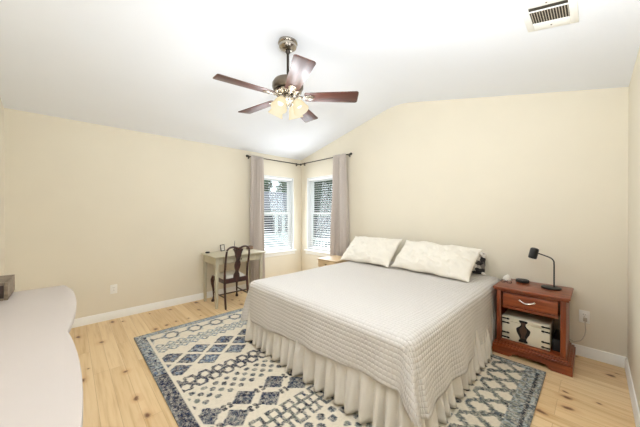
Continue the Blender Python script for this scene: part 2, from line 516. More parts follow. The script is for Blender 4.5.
def blind(P, s0, s1, label, tilt):
    z0, z1 = WZ
    base = P((s0 + s1) / 2, 0.045, z0 + 0.03)
    t = thing('window_blind', label, 'blind', base, group='white slatted window blinds')
    a, b = s0 + 0.02, s1 - 0.02
    bm = new(); mbox(bm, P, a, b, 0.022, 0.068, z1 - 0.062, z1 - 0.016, 0.003); obj('headrail', bm, 'blind', t)
    bm = new()
    n = 30; step = (z1 - 0.085 - (z0 + 0.075)) / (n - 1)
    for k in range(n):
        z = z0 + 0.075 + step * k
        # slightly crowned slat, its room edge dipping by the tilt
        prof = [(-0.022, -0.0010), (-0.008, 0.0012), (0.008, 0.0012), (0.022, -0.0010), (0.022, 0.0012), (0.008, 0.0036), (-0.008, 0.0036), (-0.022, 0.0012)]
        c_, s_ = cos(tilt), sin(tilt)
        prism(bm, [(0.045 + p * c_ - q * s_, z + p * s_ + q * c_) for p, q in prof], a, b, lambda d, zz, s: P(s, d, zz))
    obj('slats', bm, 'blind', t)
    bm = new(); mbox(bm, P, a, b, 0.024, 0.066, z0 + 0.032, z0 + 0.052, 0.004); obj('bottom_rail', bm, 'blind', t)
    for f in (0.14, 0.5, 0.86):
        bm = new(); s = a + (b - a) * f
        for d in (0.0205, 0.0695): tube(bm, [P(s, d, z0 + 0.04), P(s, d, z1 - 0.04)], 0.0012, 5)
        obj('ladder_cord', bm, 'blind', t)
    return t
blind(MAP_A, WIN_A[0], WIN_A[1], 'white slatted blind in the window behind the desk', radians(8))
blind(MAP_B, WIN_B[0], WIN_B[1], 'white slatted blind in the window nearer the bed', radians(8))

# ------------------------------------------------------------------ curtain rods and curtains
def rod(P, s0, s1, z, label, ends):
    t = thing('curtain_rod', label, 'curtain rod', P((s0 + s1) / 2, 0, z), group='dark curtain rods')
    bm = new(); tube(bm, [P(s0, -0.06, z), P(s1, -0.06, z)], 0.0085, 12); obj('pole', bm, 'bronze', t)
    for s in ends:
        bm = new(); c = Vector(P(s, -0.06, z))
        lathe(bm, [(0, -0.022), (0.012, -0.019), (0.020, -0.008), (0.021, 0.004), (0.015, 0.016), (0, 0.022)], 14, Matrix.Translation(c)); obj('finial', bm, 'black_metal', t)
    for s in (s0 + 0.045, s1 - 0.06):
        bm = new()
        mbox(bm, P, s - 0.012, s + 0.012, -0.007, 0.0, z - 0.035, z + 0.03, 0.002)
        tube(bm, [P(s, -0.004, z - 0.018), P(s, -0.045, z - 0.018), P(s, -0.06, z - 0.009)], 0.005, 8)
        obj('bracket', bm, 'bronze', t)
    return t
rod(MAP_A, -1.255, -0.075, 2.335, 'dark curtain rod over the window behind the desk', (-1.268, -0.062))
rod(MAP_B, 0.075, 1.375, 2.345, 'dark curtain rod over the window nearer the bed', (1.388,))

def curtain(P, top, bot, z0, z1, label, nf, amp0, amp1, dmean, phase):
    """a gathered panel; the fabric passes in front of the rod at the heading"""
    bm = new()
    def f(u, v):
        z = z1 + (z0 - z1) * v
        w = v ** 0.7
        s = (top[0] + (top[1] - top[0]) * u) * (1 - w) + (bot[0] + (bot[1] - bot[0]) * u) * w
        ph = 2 * pi * nf * (u + 0.035 * sin(2.1 * v + phase)) + phase
        a = amp0 + (amp1 - amp0) * min(1, v * 2.2)
        c = sin(ph)
        d = dmean(v) + a * c + 0.20 * a * sin(2.3 * ph + 1 + 2 * v)
        s += 0.16 * a * sin(ph * 2) + 0.006 * sin(7 * v + 20 * u)
        return P(s, -d, z)
    grid(bm, 120, 34, f)
    o = obj('curtain', bm, 'curtain', smooth=60)
    so = o.modifiers.new('thickness', 'SOLIDIFY'); so.thickness = 0.003; so.offset = 0
    tag(o, label, 'curtain', 'taupe curtain panels')
    return o
curtain(MAP_A, (-1.228, -0.985), (-1.232, -0.945), 0.02, 2.352, 'taupe curtain panel hanging to the floor behind the desk', 4, 0.030, 0.044,
        lambda v: 0.098 if v < 0.02 else 0.098 - 0.036 * min(1, (v - 0.02) / 0.7), 0.4)
curtain(MAP_B, (1.035, 1.325), (0.955, 1.365), 0.02, 2.362, 'taupe curtain panel hanging behind the pale bedside table', 4, 0.032, 0.056,
        lambda v: 0.100 - 0.028 * min(1, v / 0.3), 1.7)

# ------------------------------------------------------------------ ceiling vent (right slope)
def slope_matrix(x, y):
    ang = math.atan(0.2355)
    m = Matrix.Translation((x, y, gable(x))) @ Matrix.Rotation(ang, 4, 'Y')
    return m @ Matrix.Diagonal((1, 1, -1, 1))      # local z points down into the room
VM = slope_matrix(4.045, -1.446)
vent = thing('ceiling_vent', 'white metal air vent with slots in the sloping ceiling', 'air vent', VM.translation)
def vbox(bm, x0, x1, y0, y1, z0, z1, bev=0): box(bm, x0, x1, y0, y1, z0, z1, bev, mat=VM)
bm = new()
hx, hy = 0.124, 0.160
vbox(bm, -hx, -0.088, -hy, hy, 0.0, 0.007, 0.002); vbox(bm, 0.088, hx, -hy, hy, 0.0, 0.007, 0.002)
vbox(bm, -0.088, 0.088, -hy, -0.104, 0.0, 0.007, 0.002); vbox(bm, -0.088, 0.088, 0.078, hy, 0.0, 0.007, 0.002)
vbox(bm, -0.088, 0.088, -0.064, -0.057, 0.001, 0.0065, 0.0005)
obj('frame', bm, 'trim', vent)
bm = new(); vbox(bm, -0.090, 0.090, -0.104, 0.080, 0.0005, 0.0015); obj('duct_opening', bm, 'vent_dark', vent)
bm = new()
for k in range(14):
    x = -0.082 + k * 0.0126
    box(bm, -0.0008, 0.0008, -0.056, 0.077, 0.0, 0.0065, mat=VM @ Matrix.Translation((x, 0, 0.0012)) @ Matrix.Rotation(radians(38), 4, 'Y'))
obj('fins', bm, 'vent_tan', vent)
for y in (-0.131, 0.118):
    bm = new(); lathe(bm, [(0.005, 0.007), (0.004, 0.0095), (0, 0.010)], 10, VM @ Matrix.Translation((0.0, y, 0))); obj('screw', bm, 'nickel_dark', vent)

# ------------------------------------------------------------------ ceiling fan
FX, FY = FAN
fan = thing('ceiling_fan', 'five-bladed ceiling fan with dark wood blades and lit glass shades', 'ceiling fan', (FX, FY, gable(FX)))
def at(x, y, z): return Matrix.Translation((x, y, z))
zc = gable(FX)
bm = new(); lathe(bm, [(0.086, zc + 0.004), (0.089, zc - 0.024), (0.080, zc - 0.030), (0.083, zc - 0.038), (0.078, zc - 0.056), (0.052, zc - 0.076), (0.022, zc - 0.084), (0, zc - 0.084)], 28, at(FX, FY, 0)); obj('canopy', bm, 'nickel', fan)
bm = new(); lathe(bm, [(0.022, zc - 0.085), (0.024, zc - 0.095), (0.013, zc - 0.115), (0.0115, zc - 0.12), (0.0115, 2.615), (0.024, 2.605), (0.026, 2.585)], 18, at(FX, FY, 0)); obj('downrod', bm, 'bronze', fan)
bm = new(); lathe(bm, [(0.03, 2.590), (0.085, 2.584), (0.128, 2.566), (0.143, 2.540), (0.143, 2.505), (0.130, 2.482), (0.085, 2.465), (0, 2.465)], 32, at(FX, FY, 0)); obj('motor_housing', bm, 'nickel_dark', fan)
bm = new(); lathe(bm, [(0.120, 2.470), (0.126, 2.462), (0.118, 2.448), (0.085, 2.436), (0, 2.436)], 32, at(FX, FY, 0)); obj('flywheel_ring', bm, 'nickel', fan)
BZ = 2.418
PH = -1.71
for k in range(5):
    a = PH + k * 2 * pi / 5
    Rm = at(FX, FY, BZ) @ Matrix.Rotation(a, 4, 'Z') @ Matrix.Rotation(radians(-11), 4, 'X')
    bm = new()
    pts = []
    r0, r1, w0, w1, rc = 0.155, 0.648, 0.062, 0.083, 0.022
    pts += [(r0, -w0 + 0.012), (r0 + 0.012, -w0)]
    for q in range(5): t = -pi / 2 + q * pi / 8; pts.append((r1 - rc + rc * cos(t), -w1 + rc + rc * sin(t)))
    for q in range(5): t = q * pi / 8; pts.append((r1 - rc + rc * cos(t), w1 - rc + rc * sin(t)))
    pts += [(r0 + 0.012, w0), (r0, w0 - 0.012)]
    prism(bm, pts, 0.0, 0.006, bev=0.0015)
    b = obj('blade', bm, 'blade', fan, local=True)
    b.matrix_local = Matrix.Translation((0, 0, -zc)) @ Matrix.Translation((0, 0, BZ)) @ Matrix.Rotation(a, 4, 'Z') @ Matrix.Rotation(radians(-11), 4, 'X')
    bm = new()
    prism(bm, [(0.07, -0.011), (0.135, -0.008), (0.165, -0.026), (0.21, -0.038), (0.235, -0.026), (0.245, 0), (0.235, 0.026), (0.21, 0.038), (0.165, 0.026), (0.135, 0.008), (0.07, 0.011)], -0.006, -0.0005, bev=0.0015)
    tube(bm, [(0.07, 0, 0.022), (0.10, 0, 0.012), (0.14, 0, -0.004)], 0.010, 8)
    for (px, py) in ((0.185, -0.02), (0.185, 0.02), (0.225, 0)):
        lathe(bm, [(0.006, -0.006), (0.005, -0.009), (0, -0.0095)], 8, Matrix.Translation((px, py, 0)))
    obj('blade_bracket', bm, 'nickel', b, local=True)
bm = new(); lathe(bm, [(0.034, 2.437), (0.050, 2.428), (0.058, 2.408), (0.056, 2.392), (0.040, 2.378), (0.022, 2.366), (0.010, 2.345), (0.013, 2.335), (0, 2.328)], 26, at(FX, FY, 0)); obj('light_fitter', bm, 'nickel', fan)
for k in range(4):
    a = radians(20) + k * pi / 2
    dx, dy = cos(a), sin(a)
    bm = new(); tube(bm, [(FX + dx * 0.045, FY + dy * 0.045, 2.402), (FX + dx * 0.072, FY + dy * 0.072, 2.400), (FX + dx * 0.082, FY + dy * 0.082, 2.388)], 0.008, 8)
    Ms = at(FX + dx * 0.082, FY + dy * 0.082, 2.39) @ Matrix.Rotation(a, 4, 'Z') @ Matrix.Rotation(radians(-28), 4, 'Y')
    lathe(bm, [(0.020, 0.004), (0.022, -0.012), (0.018, -0.026)], 14, Ms)
    arm = obj('lamp_arm', bm, 'nickel', fan)
    bm = new()
    prof = [(0.022, -0.016), (0.036, -0.028), (0.050, -0.055), (0.057, -0.085), (0.065, -0.112), (0.074, -0.130)]
    lathe(bm, prof + [(r - 0.003, z) for r, z in reversed(prof)], 24, Ms, closed=False)
    obj('glass_shade', bm, 'shade', fan)
    bm = new(); lathe(bm, [(0.012, -0.026), (0.014, -0.04), (0.024, -0.062), (0.026, -0.074), (0.020, -0.09), (0, -0.098)], 14, Ms); obj('bulb', bm, 'bulb', arm)
    ld = bpy.data.lights.new('fan_bulb', 'POINT'); ld.energy = BULB_W; ld.color = BULB_COL; ld.shadow_soft_size = 0.09
    lo = bpy.data.objects.new('fan_bulb', ld); col.objects.link(lo); lo.location = Ms @ Vector((0, 0, -0.142))
for dx, ln in ((0.012, 0.085), (-0.012, 0.12)):
    bm = new(); tube(bm, [(FX + dx, FY - 0.05, 2.39), (FX + dx, FY - 0.054, 2.39 - ln)], 0.0012, 5)
    lathe(bm, [(0, 0.008), (0.004, 0.004), (0.005, -0.006), (0, -0.012)], 8, at(FX + dx, FY - 0.054, 2.39 - ln)); obj('pull_chain', bm, 'nickel', fan)

# ------------------------------------------------------------------ rug
RX0, RX1, RY0, RY1, RZ = 0.82, 3.955, -3.005, -0.60, 0.011
CREAM = (222, 212, 192); NAVY = (36, 46, 72); BLUE = (92, 112, 136); PALE = (160, 168, 168); INK = (44, 46, 56); SLATE = (84, 92, 98); SAGE = (120, 124, 114)
def nz(x, y, s, o=0.0): return noise.noise(Vector((x * s, y * s, o)))
def hexd(x, y, cx, cy, rx, ry):
    ax, ay = abs(x - cx) / rx, abs(y - cy) / ry
    return max(ax, 0.5 * ax + ay)
def near(y, pitch, off=0.0): return (round((y - off) / pitch)) * pitch + off
def rug_color(x, y):
    """x, y in room metres; bands of motifs run across the rug"""
    wx, wy = x + 0.008 * nz(x, y, 26), y + 0.008 * nz(x, y, 26, 5)
    e = 0.5 + 0.5 * nz(x, y, 14, 9)
    v = nz(x, y, 6, 3)
    def dye(*cs):
        q = min(max(0.5 + 0.9 * nz(x, y, 30, 2), 0), 0.999); return cs[int(q * len(cs))]
    # binding and mottled borders
    de = min(x - RX0, RX1 - x, y - RY0, RY1 - y)
    if de < 0.014: return (88, 94, 98)
    if RY1 - y < 0.075 and x > 3.3: return dye(SAGE, SLATE, PALE, INK)
    if y - RY0 < 0.095 or RY1 - y < 0.075:
        return dye(NAVY, NAVY, INK, NAVY, SLATE) if x > 1.75 else dye(BLUE, NAVY, PALE, SLATE)
    if RX1 - x < 0.13:
        if 0.030 < RX1 - x < 0.055: return dye(INK, (30, 48, 62), INK)
        return dye(SAGE, SLATE, PALE, SAGE)
    if x - RX0 < 0.095: return dye(SAGE, PALE, BLUE, PALE)
    if RY0 + 0.095 < y < RY0 + 0.12: return CREAM
    x0_, y0_ = x, y
    x, y = wx, wy
    if x < 1.16:                                    # open hexagon chain
        d = hexd(x, y, 1.03, near(y, 0.245), 0.085, 0.085)
        if 0.68 < d < 1.0: return dye(NAVY, SLATE, BLUE)
        if abs(x - 1.03) < 0.012 and d > 1: return SLATE
        if 1.0 <= d < 1.25: return dye(PALE, CREAM, PALE)
        return CREAM
    if x < 1.40:                                    # small stepped lattice, washed blue
        a = (abs((x - 1.28) / 0.05) + abs((y - near(y, 0.10)) / 0.05))
        b = (abs((abs(x - 1.28) - 0.06) / 0.05) + abs((y - near(y, 0.10, 0.05)) / 0.05))
        m = min(a, b)
        if 0.45 < m < 1.0: return dye(PALE, SLATE, PALE, BLUE)
        return CREAM
    if x < 1.93:                                    # blue diamonds
        P = 0.256
        m = 9
        for cx, off in ((1.53, 0.0), (1.66, P / 2), (1.79, 0.0)):
            cy = near(y, P, off - 2.83 % P)
            m = min(m, abs(x - cx) / 0.088 + abs(y - cy) / 0.100)
        if m < 0.9: return dye(BLUE, NAVY, BLUE, PALE) if nz(near(y, P), x, 3) > -0.1 else dye(NAVY, NAVY, BLUE)
        if m < 1.1: return dye(NAVY, SLATE, INK)
        return CREAM
    if x < 2.125:                                   # dark double chain
        m1 = hexd(x, y, 1.99, near(y, 0.112), 0.062, 0.056)
        m2 = hexd(x, y, 2.07, near(y, 0.112, 0.056), 0.062, 0.056)
        m = min(m1, m2)
        if m < 0.52: return CREAM
        if m < 1.05: return dye(NAVY, INK, NAVY)
        return CREAM
    if x < 2.365 or 3.10 < x < 3.34:                # dots
        xo = x if x < 2.5 else 2.125 + (x - 3.10)
        for k, cx in enumerate((2.175, 2.228, 2.281, 2.334)):
            cy = near(y, 0.089, 0.0445 * (k % 2))
            if hypot(xo - cx, (y - cy)) < 0.0225:
                return dye(INK, SLATE, INK) if nz(cx * 9, cy * 9, 3, 1) > -0.1 else dye(SLATE, SAGE)
        return CREAM
    if x < 2.70 or 3.34 <= x < 3.50:                # large dark diamonds with beads between
        P = 0.255
        xo = x if x < 2.8 else 2.365 + (x - 3.34)
        m = 9; bd = 9
        for cx, off in ((2.478, 0.0), (2.612, P / 2)):
            cy = near(y, P, off - 2.84 % P)
            m = min(m, abs(xo - cx) / 0.092 + abs(y - cy) / 0.098)
            for dx, dy in ((0.04, 0.085), (-0.04, 0.085), (0.04, -0.085), (-0.04, -0.085)):
                cy2 = near(y, P, off - 2.84 % P + P / 2)
                bd = min(bd, hypot(xo - cx - dx * 0.4, (y - cy2) - dy * 0.25))
        if m < 1.0: return dye(INK, NAVY, SLATE, NAVY)
        if bd < 0.016: return INK
        return CREAM
    if x < 2.96:                                    # stepped lattice
        m = 9
        for cx, off in ((2.76, 0.0), (2.83, 0.06), (2.90, 0.0)):
            cy = near(y, 0.12, off)
            m = min(m, max(abs(x - cx) / 0.045, abs(y - cy) / 0.045))
        if m < 0.5: return CREAM
        if m < 1.0: return dye(SLATE, INK, SAGE, NAVY)
        return CREAM
    if x < 3.10:                                    # big dots
        for k, cx in enumerate((2.995, 3.055)):
            cy = near(y, 0.105, 0.0525 * k)
            if hypot(x - cx, y - cy) < 0.030: return dye(INK, SLATE, INK)
        return CREAM
    if x < 3.60:                                    # row of ovals by the bed
        if hypot((x - 3.555) / 1.3, y - near(y, 0.088)) < 0.026: return dye(INK, INK, SLATE)
        return CREAM
    x, y = 0.5 * (x + x0_), 0.5 * (y + y0_)
    a, b = (x - 3.69) / 0.20 + y / 0.17, (x - 3.69) / 0.20 - y / 0.17   # diamond trellis
    m = min(abs(a - round(a)), abs(b - round(b)))
    if m < 0.12: return dye((70, 76, 74), SLATE, SAGE, INK)
    if m < 0.20: return dye(SAGE, CREAM)
    return CREAM

bm = new()
NU, NV = 420, 320
def rp(u, v):
    x, y = RX0 + (RX1 - RX0) * u, RY0 + (RY1 - RY0) * v
    return (x, y, RZ + 0.0012 * nz(x, y, 5))
vs = grid(bm, NU, NV, rp)
rim = [vs[i][0] for i in range(NU)] + [vs[NU - 1][j] for j in range(1, NV)] + [vs[i][NV - 1] for i in range(NU - 2, -1, -1)] + [vs[0][j] for j in range(NV - 2, 0, -1)]
low = [bm.verts.new((v.co.x, v.co.y, 0.0005)) for v in rim]
for k in range(len(rim)):
    k2 = (k + 1) % len(rim)
    bm.faces.new((rim[k], low[k], low[k2], rim[k2]))
rug = obj('area_rug', bm, 'rug', smooth=60)
me = rug.data
ca = me.color_attributes.new('weave', 'FLOAT_COLOR', 'POINT')
buf = []
cache = {}
for v in me.vertices:
    c = rug_color(v.co.x, v.co.y)
    if c not in cache: cache[c] = lin(c)
    buf.extend(cache[c])
ca.data.foreach_set('color', buf)
tag(rug, 'large blue and cream patterned area rug lying under the bed', 'rug')

# ------------------------------------------------------------------ bed
BX0, BX1, BY0, BY1 = 1.665, 3.515, -2.115, -0.055
bed = thing('bed', 'king size bed with a gathered cream bed skirt', 'bed', ((BX0 + BX1) / 2, (BY0 + BY1) / 2, 0.012))
bm = new(); box(bm, BX0, BX1, BY0, BY1, 0.345, 0.612, 0.045, 4); obj('mattress', bm, 'sheet', bed)
bm = new(); box(bm, BX0 + 0.01, BX1 - 0.01, BY0 + 0.01, BY1 - 0.01, 0.15, 0.343, 0.012); obj('box_spring', bm, 'sheet', bed)
for x in (BX0 + 0.12, BX1 - 0.12):
    for y, z in ((BY0 + 0.12, 0.0135), (BY1 - 0.12, 0.0)):
        bm = new(); lathe(bm, [(0.022, z), (0.03, z + 0.02), (0.03, 0.15)], 12, at(x, y, 0)); obj('leg', bm, 'black_plastic', bed)
# gathered skirt: one ruffle round the left side, the foot and the right side
def skirt_path(s):
    L1 = (BY1 - BY0); L2 = BX1 - BX0
    if s < L1: return Vector((BX0, BY1 - s, 0)), Vector((-1, 0, 0)), Vector((0, -1, 0))
    s -= L1
    if s < L2: return Vector((BX0 + s, BY0, 0)), Vector((0, -1, 0)), Vector((1, 0, 0))
    s -= L2
    return Vector((BX1, BY0 + s, 0)), Vector((1, 0, 0)), Vector((0, 1, 0))
Ltot = 2 * (BY1 - BY0) + (BX1 - BX0)
bm = new()
NSK = 1100
def skf(u, v):
    s = u * Ltot * 0.9999
    p, n, t = skirt_path(s)
    L1 = BY1 - BY0; L2 = BX1 - BX0
    # round the two corners
    for c, sgn in ((L1, 0), (L1 + L2, 1)):
        d = s - c
        if abs(d) < 0.06:
            pa, na, ta = skirt_path(c - 0.0601); pb, nb, tb = skirt_path(c + 0.0601)
            q = (d + 0.06) / 0.12
            n = (na * (1 - q) + nb * q).normalized()
            corner = pa + ta * 0.0601
            cen = corner - na * 0.06 - nb * 0.06
            p = cen + n * 0.062
    ph = 2 * pi * s / 0.105 + 4.5 * noise.noise(Vector((s * 2.9, 0, 1))) + 1.6 * noise.noise(Vector((s * 8, 4, 1)))
    a = 0.006 + 0.034 * (v ** 0.8) * (0.8 + 0.9 * noise.noise(Vector((s * 6, 2, 0))))
    off = 0.008 + 0.040 * v + a * (sin(ph) + 0.35 * sin(2 * ph + 0.6 + v)) * (0.5 + 0.5 * min(1, v * 3))
    if s > L1 + L2 + (BY1 - BY0) - 0.62: off = min(off, 0.021)
    off = max(off, 0.003)
    bottom = 0.030 + 0.012 * noise.noise(Vector((s * 6, 7, 0)))
    z = 0.352 + (bottom - 0.352) * v
    q = p + n * off + t * (0.010 * v * sin(ph * 1.0 + 1.2))
    return (q.x, q.y, z)
grid(bm, NSK, 12, skf)
sk = obj('bed_skirt', bm, 'skirt', bed, smooth=80)
so = sk.modifiers.new('thickness', 'SOLIDIFY'); so.thickness = 0.002; so.offset = 1

# the quilt: a cloth grid laid over the mattress and hanging on three sides
QZ = 0.630
def quilt_point(u, v):
    x_lo, x_hi, y_lo = BX0 - 0.012, BX1 + 0.012, BY0 - 0.012
    r = 0.075
    ix0, ix1, iy0 = x_lo + r, x_hi - r, y_lo + r
    dl, dr = 0.36, 0.445
    U = (ix0 - dl - 0.03) + ((ix1 + dr + 0.03) - (ix0 - dl - 0.03)) * u
    fx = min(max((U - ix0) / (ix1 - ix0), 0), 1)
    df = 0.455 - 0.115 * fx ** 0.8                # the foot hem climbs from left to right
    V = (iy0 - df) + ((BY1 + 0.01) - (iy0 - df)) * v
    ax = max(ix0 - U, 0) + max(U - ix1, 0); sx = -1 if U < ix0 else 1
    by = max(iy0 - V, 0)
    cx = min(max(U, ix0), ix1); cy = max(V, iy0)
    big, small = max(ax, by), min(ax, by)
    t = big
    if ax > 0 and by > 0:                          # rounded cloth corner
        dx_ = (dr if U > ix1 else dl) + 0.03
        rho = max(ax / dx_, by / df); tq = atan2(by / df, ax / dx_)
        t = rho * (dx_ * cos(tq) ** 2 + df * sin(tq) ** 2 + 0.035 * sin(2 * tq) ** 2)
    zt = QZ + 0.004 * noise.noise(Vector((U * 3.1, V * 3.1, 0))) + 0.010 * noise.noise(Vector((U * 1.1, V * 0.9, 3)))
    if t <= 0: return Vector((U, V, zt - 0.0)), U, V
    th = atan2(by, ax) if not (ax > 0 and by > 0) else tq
    corner = sin(2 * th) if ax > 0 and by > 0 else 0.0
    arc = r * pi / 2
    flare = (0.10 if sx > 0 else 0.10 + 0.12 * cos(th) ** 2) + (0.22 if sx > 0 else 0.10) * corner ** 2
    if ax > 0 and by == 0 and sx > 0:              # tucked close beside the nightstand, flaring towards the foot
        flare = 0.02 + 0.12 * min(1, max(0, (-0.55 - V) / 0.9))
    if t < arc:
        a = t / r; o, dz = r * sin(a), r * (1 - cos(a))
    else:
        e = t - arc
        o, dz = r + flare * e, r + e * (1 - 0.3 * flare * flare)
        w = e / 0.25
        per = U if by > ax else V
        o += w * (0.010 * sin(per * 9 + 1.3) + 0.006 * sin(per * 21 + 0.4)) * (1 if not (sx > 0 and V > -0.7) else 0.2)
        if corner > 0 and sx > 0: o += w * 0.030 * corner * cos(6 * (th - pi / 4))
    d = Vector((sx * cos(th), -sin(th), 0))
    p = Vector((cx, cy, 0)) + d * o
    if sx > 0 and V > -0.56: p.x = min(p.x, 3.530)
    return Vector((p.x, p.y, zt - dz)), U, V
bm = new()
uvl = bm.loops.layers.uv.new('UVMap')
NQ, NQV = 190, 180
uvs = {}
def qf(u, v):
    p, U, V = quilt_point(u, v); return p
vs = grid(bm, NQ, NQV, qf)
for i in range(NQ):
    for j in range(NQV):
        p, U, V = quilt_point(i / (NQ - 1), j / (NQV - 1)); uvs[vs[i][j]] = (U, V)
for f in bm.faces:
    for l in f.loops: l[uvl].uv = uvs[l.vert]
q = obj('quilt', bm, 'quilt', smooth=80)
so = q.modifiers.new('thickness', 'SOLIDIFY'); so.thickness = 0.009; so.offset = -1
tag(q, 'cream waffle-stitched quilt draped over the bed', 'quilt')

# pillows
def pillow(name, w, h, t, mat, M4, seed, flange=0.0):
    bm = new()
    nu, nv = 80, 54
    def f(side):
        def g(u, v):
            a, b = 2 * u - 1, 2 * v - 1
            ea, eb = 1 - abs(a) ** 2.6, 1 - abs(b) ** 2.6
            puff = (max(ea, 0) * max(eb, 0)) ** 0.55
            pin = 1 - 0.05 * (1 - abs(a)) ** 1 * 0 
            x = a * w / 2 * (1 - 0.05 * (1 - eb) * 0 - 0.045 * eb * (abs(a) ** 3) * 0 + 0.03 * abs(b) ** 4)
            y = b * h / 2 * (1 - 0.05 * (1 - abs(a) ** 2) * (abs(b) ** 3) + 0.03 * abs(a) ** 4)
            z = side * t / 2 * puff
            wr = 0.022 * noise.noise(Vector((a * 2.2 + seed, b * 2.6, side))) + 0.014 * noise.noise(Vector((a * 5 + b * 4 + seed, b * 3 - a * 2, side * 2)))
            wr += 0.022 * (0.4 - abs(noise.noise(Vector((a * 3.4 + b * 1.5 + seed * 2, b * 2.2 - a * 1.2, side * 3))))) + 0.010 * (0.3 - abs(noise.noise(Vector((a * 9 - b * 3, b * 5 + a * 4 + seed, side)))))
            z += wr * min(1, puff * 1.6) * (1 if side > 0 else 0.5)
            y += 0.022 * noise.noise(Vector((a * 2.4 + seed, b, 9))) * abs(b); x += 0.014 * noise.noise(Vector((b * 2.4 + seed, a, 5))) * abs(a)
            return M4 @ Vector((x, y, z))
        return g
    A = grid(bm, nu, nv, f(1)); B = grid(bm, nu, nv, f(-1))
    bmesh.ops.remove_doubles(bm, verts=bm.verts, dist=0.0008)
    if flange:
        pass
    o = obj(name, bm, mat, smooth=80)
    return o
def lean(cx, cy, cz, deg, yaw=0, roll=0):
    return Matrix.Translation((cx, cy, cz)) @ Matrix.Rotation(radians(yaw), 4, 'Z') @ Matrix.Rotation(radians(deg), 4, 'X') @ Matrix.Rotation(radians(roll), 4, 'Z')
p1 = pillow('pillow', 0.80, 0.50, 0.17, 'sham', lean(1.982, -0.345, 0.812, 40, 0, 1.5), 1.0)
tag(p1, 'ivory pillow leaning on the wall at the left, nearer the window', 'pillow', 'pillows on the bed')
p2 = pillow('pillow', 0.90, 0.48, 0.17, 'sham', lean(2.897, -0.345, 0.807, 39, 0, -2.5), 4.3)
tag(p2, 'ivory pillow leaning on the wall at the right, nearer the black lamp', 'pillow', 'pillows on the bed')
p3 = pillow('pillow', 0.50, 0.25, 0.10, 'print', lean(3.13, -0.10, 0.775, 78, 0, 0), 8.0)
tag(p3, 'black and white print pillow tucked behind the right ivory pillow', 'pillow', 'pillows on the bed')

# ------------------------------------------------------------------ nightstand (right of the bed)
NX0, NX1, NY0, NY1, NZ = 3.546, 4.097, -0.510, -0.035, 0.638
ns = thing('nightstand', 'cherry wood nightstand with one drawer and an open niche', 'nightstand', ((NX0 + NX1) / 2, (NY0 + NY1) / 2, 0))
ii = 0.028
bm = new()
box(bm, NX0, NX1, NY0, NY1, NZ - 0.020, NZ, 0.006, 3)
box(bm, NX0 + 0.010, NX1 - 0.010, NY0 + 0.010, NY1, NZ - 0.036, NZ - 0.0202, 0.005, 3)
obj('top', bm, 'cherry', ns)
bx0, bx1, by0 = NX0 + ii, NX1 - ii, NY0 + ii
ztop = NZ - 0.0365
for x0, x1 in ((bx0, bx0 + 0.018), (bx1 - 0.018, bx1)):
    bm = new(); box(bm, x0, x1, by0 + 0.021, NY1 - 0.005, 0.128, ztop, 0.002); obj('side_panel', bm, 'cherry_up', ns)
for x0, x1 in ((bx0, bx0 + 0.036), (bx1 - 0.036, bx1)):
    bm = new(); box(bm, x0, x1, by0, by0 + 0.020, 0.128, ztop, 0.004); obj('front_stile', bm, 'cherry_up', ns)
bm = new(); box(bm, bx0 + 0.047, bx1 - 0.047, by0 + 0.002, by0 + 0.020, ztop - 0.014, ztop, 0.002)
box(bm, bx0 + 0.047, bx1 - 0.047, by0 + 0.002, NY1 - 0.01, 0.440, 0.466, 0.002); obj('rail', bm, 'cherry', ns)
bm = new(); box(bm, bx0 + 0.050, bx1 - 0.050, by0 - 0.006, by0 + 0.016, 0.469, ztop - 0.017, 0.007, 3)
box(bm, bx0 + 0.06, bx1 - 0.06, by0 + 0.0165, NY1 - 0.06, 0.474, ztop - 0.03)
dr = obj('drawer', bm, 'cherry', ns)
hx = (bx0 + bx1) / 2 - 0.012
bm = new()
tube(bm, [(hx - 0.052 + 0.104 * k / 12, by0 - 0.010 - 0.016 * sin(pi * k / 12), 0.540 - 0.016 * sin(pi * k / 12)) for k in range(13)], [0.0042 + 0.0026 * sin(pi * k / 12) for k in range(13)], 8)
for s in (-0.052, 0.052): lathe(bm, [(0.009, 0), (0.008, 0.005), (0, 0.006)], 10, at(hx + s, by0 - 0.0065, 0.540) @ Matrix.Rotation(pi / 2, 4, 'X'))
obj('handle', bm, 'chrome', dr)
# base: shelf deck, stepped moulding and bracket-foot plinth
bm = new(); box(bm, bx0 - 0.004, bx1 + 0.004, by0 - 0.004, NY1 - 0.002, 0.112, 0.128, 0.003); obj('bottom_shelf', bm, 'cherry', ns)
bm = new()
box(bm, NX0 + 0.012, NX1 - 0.012, NY0 + 0.012, NY1, 0.097, 0.1118, 0.006, 3)
box(bm, NX0 + 0.004, NX1 + 0.008, NY0 - 0.003, NY1, 0.080, 0.0968, 0.005, 3)
obj('base_moulding', bm, 'cherry', ns)
bm = new()
wN = NX1 - NX0
def plinth_outline(w):
    pts = [(0, 0), (0, 0.0795), (w, 0.0795), (w, 0), (w - 0.13, 0)]
    for k in range(7): t = k / 6; pts.append((w - 0.13 - 0.05 * t, 0.038 * (0.5 - 0.5 * cos(pi * t))))
    for k in range(6, -1, -1): t = k / 6; pts.append((0.13 + 0.05 * t, 0.038 * (0.5 - 0.5 * cos(pi * t))))
    return pts
prism(bm, plinth_outline(wN + 0.014), NY0 - 0.010, NY0 + 0.022, lambda a, b, c: (NX0 + 0.001 + a, c, b), bev=0.002)
for x in (NX0 + 0.001, NX1 - 0.005): box(bm, x, x + 0.02, NY0 + 0.0225, NY1, 0.0, 0.0795)
obj('plinth', bm, 'cherry', ns)

